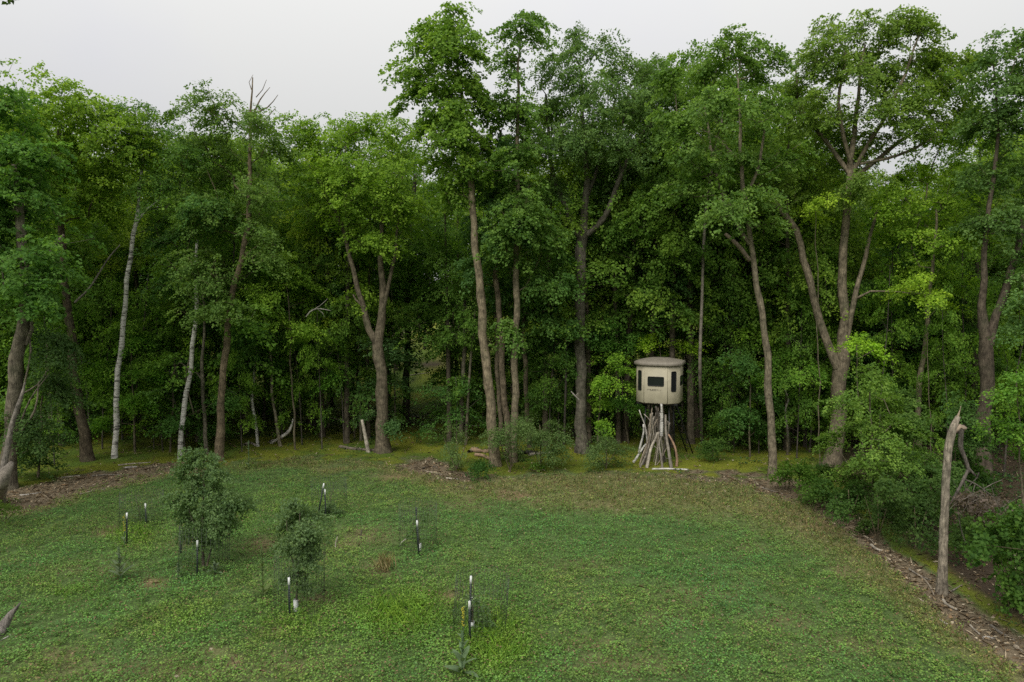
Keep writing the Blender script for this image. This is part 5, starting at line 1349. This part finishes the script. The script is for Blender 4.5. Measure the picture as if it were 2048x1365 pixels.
for i, (lab, pts, w, c) in enumerate([
    ('long pale branch on the moss between the left trunks', [(236, 932), (262, 929), (302, 926)], 3.5, PALW),
    ('short white broken branch in front of the long pale one', [(250, 937), (262, 936), (274, 935)], 4, WHTW),
    ('pale stick on the moss at the left bark path', [(122, 957), (140, 955), (160, 953)], 4, PALW),
    ('grey stick lying among dark grass left of the pale long branch', [(184, 953), (210, 951), (248, 950)], 3, GRYW),
    ('pale stick along the field side of the left bark path', [(160, 990), (185, 984), (212, 980)], 3.5, PALW),
    ('bent tan branch at the field side of the left bark path', [(178, 985), (195, 980), (222, 978), (232, 982)], 3.5, TANW),
    ('white stick near the foot of the left grey trunk', [(40, 992), (62, 990), (82, 986)], 3.5, WHTW),
    ('thin grey stick beside the left stump', [(8, 1004), (24, 1001), (44, 1000)], 3, GRYW),
    ('pale stick at the front of the chips left of the basswoods', [(892, 958), (905, 959), (918, 960)], 4, PALW),
    ('brown stick on the chips left of the basswoods', [(850, 944), (868, 947), (884, 951)], 3.5, TANW),
    ('dark stick across the chips left of the basswoods', [(845, 938), (862, 934), (880, 938)], 3, DRKW),
    ('pale thick branch lying beside the path at the bend of the right bark path', [(1742, 1092), (1752, 1100), (1764, 1104)], 6, PALW),
    ('tan branch farther up the right bark path', [(1728, 1074), (1740, 1080), (1748, 1090)], 4, TANW),
    ('grey branch pointing down the right bark path toward the snag', [(1835, 1150), (1850, 1162), (1862, 1178), (1868, 1192)], 4, TANW),
    ('long grey branch ending at the foot of the snag', [(1818, 1140), (1838, 1152), (1862, 1162)], 4, GRYW),
    ('curved pale branch just below the foot of the snag', [(1886, 1202), (1892, 1210), (1902, 1216), (1914, 1221)], 6, PALW),
    ('grey twig lying on the moss right of the snag', [(1896, 1188), (1910, 1180), (1924, 1171)], 4, GRYW),
    ('white stick low on the right bark path', [(1966, 1277), (1978, 1276), (1992, 1279)], 5, WHTW),
    ('pale curved stick below the white one on the right bark path', [(1940, 1252), (1950, 1262), (1960, 1270)], 4, PALW),
    ('forked grey branch near the bottom of the right bark path', [(1978, 1250), (1998, 1266), (2020, 1278), (2034, 1288)], 6, GRYW),
    ('heap of tan bark at the lower right corner of the path', [(2030, 1296), (2044, 1306), (2062, 1318)], 9, TANW),
    ('thin tan stick on the field side of the snag', [(1836, 1198), (1846, 1204), (1858, 1206)], 3.5, TANW),
    ('tiny white chip-like stick in the field near the right path', [(1880, 1240), (1888, 1246), (1896, 1250)], 3, WHTW),
    ('long grey pole lying in the shaded gap far behind', [(822, 833), (850, 838), (885, 846)], 3, GRYW),
    ('pale pole lying on the far sunny moss', [(818, 752), (838, 749), (862, 746)], 2, PALW),
    ('grey stick at the edge right of the hunting blind', [(1520, 975), (1545, 983), (1570, 990)], 2.5, GRYW)]):
    lying('fallen_branch', lab, 'fallen branch', pts, w, M_STICK, c, G_D, sides=6)
# the dead limb at the lower left corner of the field
P0 = ground(-8, 1262)
dead('dead_limb', 'grey dead limb leaning up at the lower left corner of the field', [[(-12, 1268, 26), (8, 1250, 22), (22, 1228, 13), (34, 1215, 6), (41, 1206, 3)]], float(P0[1]), (.17, .15, .13), M_BARK, (-12, 1276), 'dead branch')
lying('fallen_branch', 'straight white stick at the lower left corner of the field', 'fallen branch', [(2, 1282), (12, 1277), (22, 1271)], 3.5, M_STICK, WHTW, sides=6)
# the leafy twig of a nearer tree that dips into the top left corner
def corner_twig():
    Yt = 17.0
    o0 = at(-40, -40, Yt)
    r = thing('leafy_twig', 'dark leafy twig end dipping into the upper left corner of the sky', 'twig', tuple(o0))
    g = Geo(); q, rr = world_path([(-40, -40, 4), (0, -14, 3), (26, -2, 1.5)], Yt); tube(g, *catmull(q, rr, .1), 5, 0)
    link('stem', g.mesh('stem', M_BARK, True, origin=o0), r, (.1, .09, .07))
    g = Geo(); S = np.array([at(px, py, Yt + rng.normal(0, .08)) for px, py in ((8, -8), (20, -3), (28, 0), (30, -10), (5, -16), (-10, -20))])
    crown_leaves(g, S, nrm(rng.normal(0, 1, (6, 3))), np.full(6, .12), 9, .11, jit=.5)
    link('crown', g.mesh('crown', M_LEAF, attr='tint', origin=o0), r, (.05, .09, .025))
corner_twig()
# ------------------------------------------------------------------ ground cover (nobody could count it)
def build_cover():
    # clover: leaflets on short stalks
    x, y = scatter(150000, y1=36)
    z = zones(x, y)
    gap = fnoise(x, y, 1.1, 71); fine_ = vnoise(x, y, 3.3, 72)
    dens = z['field'] * (1 - 0.62 * z['worn']) * np.clip(1 - 1.15 * z['bare'], 0, 1) * (0.45 + 0.9 * smooth(.25, .6, gap * .6 + fine_ * .4))
    ra, rb = ground(1040, 1150), ground(1190, 1330)      # faint drill rows in the right half of the plot
    rd = (rb - ra)[:2] / np.linalg.norm((rb - ra)[:2])
    q_ = x * rd[1] - y * rd[0] + .12 * (vnoise(x, y, .5, 77) - .5)
    dens = dens * (1 + .22 * np.sin(q_ * 2 * math.pi / .62) * smooth(950, 1200, z['px']))
    k = rng.random(len(x)) < dens
    x, y = x[k], y[k]; worn = z['worn'][k]; lush = z['lush'][k]; gap = gap[k]; px = z['px'][k]; py = z['py'][k]
    per = 6
    N = len(x) * per
    X = np.repeat(x, per) + rng.normal(0, 0.06, N); Yy = np.repeat(y, per) + rng.normal(0, 0.055, N)
    P = gpos(X, Yy)
    hgt = np.repeat(0.05 + 0.10 * gap * (1 - .5 * worn) + 0.05 * lush, per)
    P[:, 2] += hgt * (0.35 + 0.75 * rng.random(N))
    nor = UP + rng.normal(0, 0.34, (N, 3)); dirv = rng.normal(0, 1, (N, 3)); dirv[:, 2] *= .3
    big = fnoise(x, y, 0.22, 81); med = fnoise(x, y, 0.8, 82)
    t = np.repeat(smooth(.30, .70, big * .55 + med * .45), per)[:, None]
    base = lerp(pal(N, [[.036, .094, .030], [.045, .110, .028], [.030, .078, .030], [.055, .125, .030]]),
                pal(N, [[.062, .110, .028], [.080, .125, .030], [.070, .095, .030], [.050, .105, .022]]), t)
    # the strip at the left end of the field is bluer, the middle a sharper green
    w = np.repeat(worn, per)[:, None]
    base = lerp(base, pal(N, [[.090, .120, .036], [.112, .122, .044], [.078, .118, .034], [.115, .105, .050]]), np.clip(w * 1.1, 0, 1) * (rng.random((N, 1)) < .85))
    lu = np.repeat(lush, per)[:, None]
    base = lerp(base, pal(N, [[.075, .150, .020], [.090, .150, .022]]), lu * .8)
    base = base * np.array([2.35, 2.12, 1.78]) * (0.80 + .40 * np.repeat(smooth(.25, .75, vnoise(x, y, 2.4, 83) * .5 + vnoise(x, y, 5.5, 84) * .5), per)[:, None])
    br = rng.random((N, 1)) < .11
    base = np.where(br, pal(N, [[.17, .12, .065], [.20, .13, .075], [.13, .11, .05]]), base)
    s = 0.028 + 0.024 * rng.random(N)
    g = Geo(); leaves(g, P, nor, dirv, s, s * 0.95, base, 0.08)
    o = link('clover_cover', g.mesh('clover_cover', M_COVER, attr='col')); tag(o, 'low green clover and mixed weeds covering the food plot', None, kind='stuff')

    # grass blades
    x, y = scatter(150000, y1=40)
    z = zones(x, y)
    n_ = fnoise(x, y, 1.0, 91)
    dens = np.clip(z['lush'] * .75 + z['worn'] * 0.60 * n_ * 1.6 + z['moss'] * 0.30 * smooth(-190, -20, z['d']) + z['field'] * 0.10 + z['bare'] * .15, 0, 1) * (1 - .9 * z['litter'])
    k = rng.random(len(x)) < dens
    x, y = x[k], y[k]; z = {q: v[k] for q, v in z.items()}
    per = 3; N = len(x) * per
    X = np.repeat(x, per) + rng.normal(0, .03, N); Yy = np.repeat(y, per) + rng.normal(0, .03, N)
    B = gpos(X, Yy)
    lush = np.repeat(z['lush'], per); worn = np.repeat(z['worn'], per); moss = np.repeat(z['moss'], per)
    hg = (0.09 + 0.13 * lush + 0.04 * worn - .05 * moss) * (0.6 + 0.8 * rng.random(N))
    lean = rng.normal(0, 0.55, (N, 3)); lean[:, 2] = 1.0; lean = nrm(lean)
    col = pal(N, [[.055, .115, .022], [.075, .135, .022], [.050, .095, .026]])
    col = lerp(col, pal(N, [[.110, .200, .022], [.140, .215, .028], [.090, .185, .024]]), lush[:, None])
    col = lerp(col, pal(N, [[.120, .112, .045], [.150, .120, .055], [.085, .100, .034]]), (worn * (rng.random(N) < .75))[:, None])
    col = lerp(col, pal(N, [[.105, .135, .014], [.130, .140, .016], [.080, .120, .014]]), moss[:, None])
    col = col * 1.7
    Lv = hg / np.maximum(lean[:, 2], .4)
    nrmv = rng.normal(0, 1, (N, 3)); nrmv[:, 2] = .4
    g = Geo(); leaves(g, B + lean * Lv[:, None] * .5, nrmv, lean, Lv, 0.010 + .012 * rng.random(N), col, 0.02)
    o = link('grass', g.mesh('grass', M_COVER, attr='col')); tag(o, 'thin yellowish grass blades at the edges and in lush patches of the field', None, kind='stuff')

    # leaf litter, chips and twigs along the field edge and under the trees
    x, y = scatter(170000, y1=46)
    z = zones(x, y)
    dens = np.clip(z['litter'] * 0.95 + z['woods'] * 0.30 * (1 - .6 * z['moss']) + z['worn'] * .16 + z['bare'] * .25, 0, 1)
    k = rng.random(len(x)) < dens
    x, y = x[k], y[k]; lit = z['litter'][k]
    N = len(x)
    P = gpos(x, y); P[:, 2] += 0.01 + 0.03 * rng.random(N) * (0.4 + lit)
    nor = UP + rng.normal(0, .5, (N, 3)); dirv = rng.normal(0, 1, (N, 3)); dirv[:, 2] *= .2
    twig = rng.random(N) < .30
    L = np.where(twig, .12 + .28 * rng.random(N), .05 + .06 * rng.random(N)); W = np.where(twig, .012 + .012 * rng.random(N), L * .6)
    col = pal(N, [[.17, .125, .072], [.23, .18, .115], [.12, .085, .05], [.32, .27, .19], [.08, .06, .04], [.17, .11, .06]], [.25, .2, .2, .1, .15, .1])
    g = Geo(); leaves(g, P, nor, dirv, L, W, col * 1.25, .06)
    o = link('leaf_litter', g.mesh('leaf_litter', M_CHIP, attr='col')); tag(o, 'brown leaf litter, wood chips and small twigs along the field edge', None, kind='stuff')

    # low seedlings on the forest floor
    x, y = scatter(16000, y0=14, y1=60)
    z = zones(x, y)
    k = rng.random(len(x)) < z['woods'] * (1 - .8 * z['moss']) * .75 * smooth(.38, .62, fnoise(x, y, .4, 95))
    x, y = x[k], y[k]
    per = 10; N = len(x) * per
    X = np.repeat(x, per) + rng.normal(0, .12, N); Yy = np.repeat(y, per) + rng.normal(0, .12, N)
    P = gpos(X, Yy); P[:, 2] += .04 + .28 * rng.random(N) * np.repeat(rng.random(len(x)), per)
    s = .06 + .05 * rng.random(N)
    g = Geo(); leaves(g, P, UP + rng.normal(0, .35, (N, 3)), rng.normal(0, 1, (N, 3)), s, s * .8, pal(N, [[.040, .090, .022], [.055, .11, .022], [.03, .07, .024]]), .1)
    o = link('undergrowth', g.mesh('undergrowth', M_COVER, attr='col')); tag(o, 'low leafy seedlings scattered over the forest floor', None, kind='stuff')
build_cover()
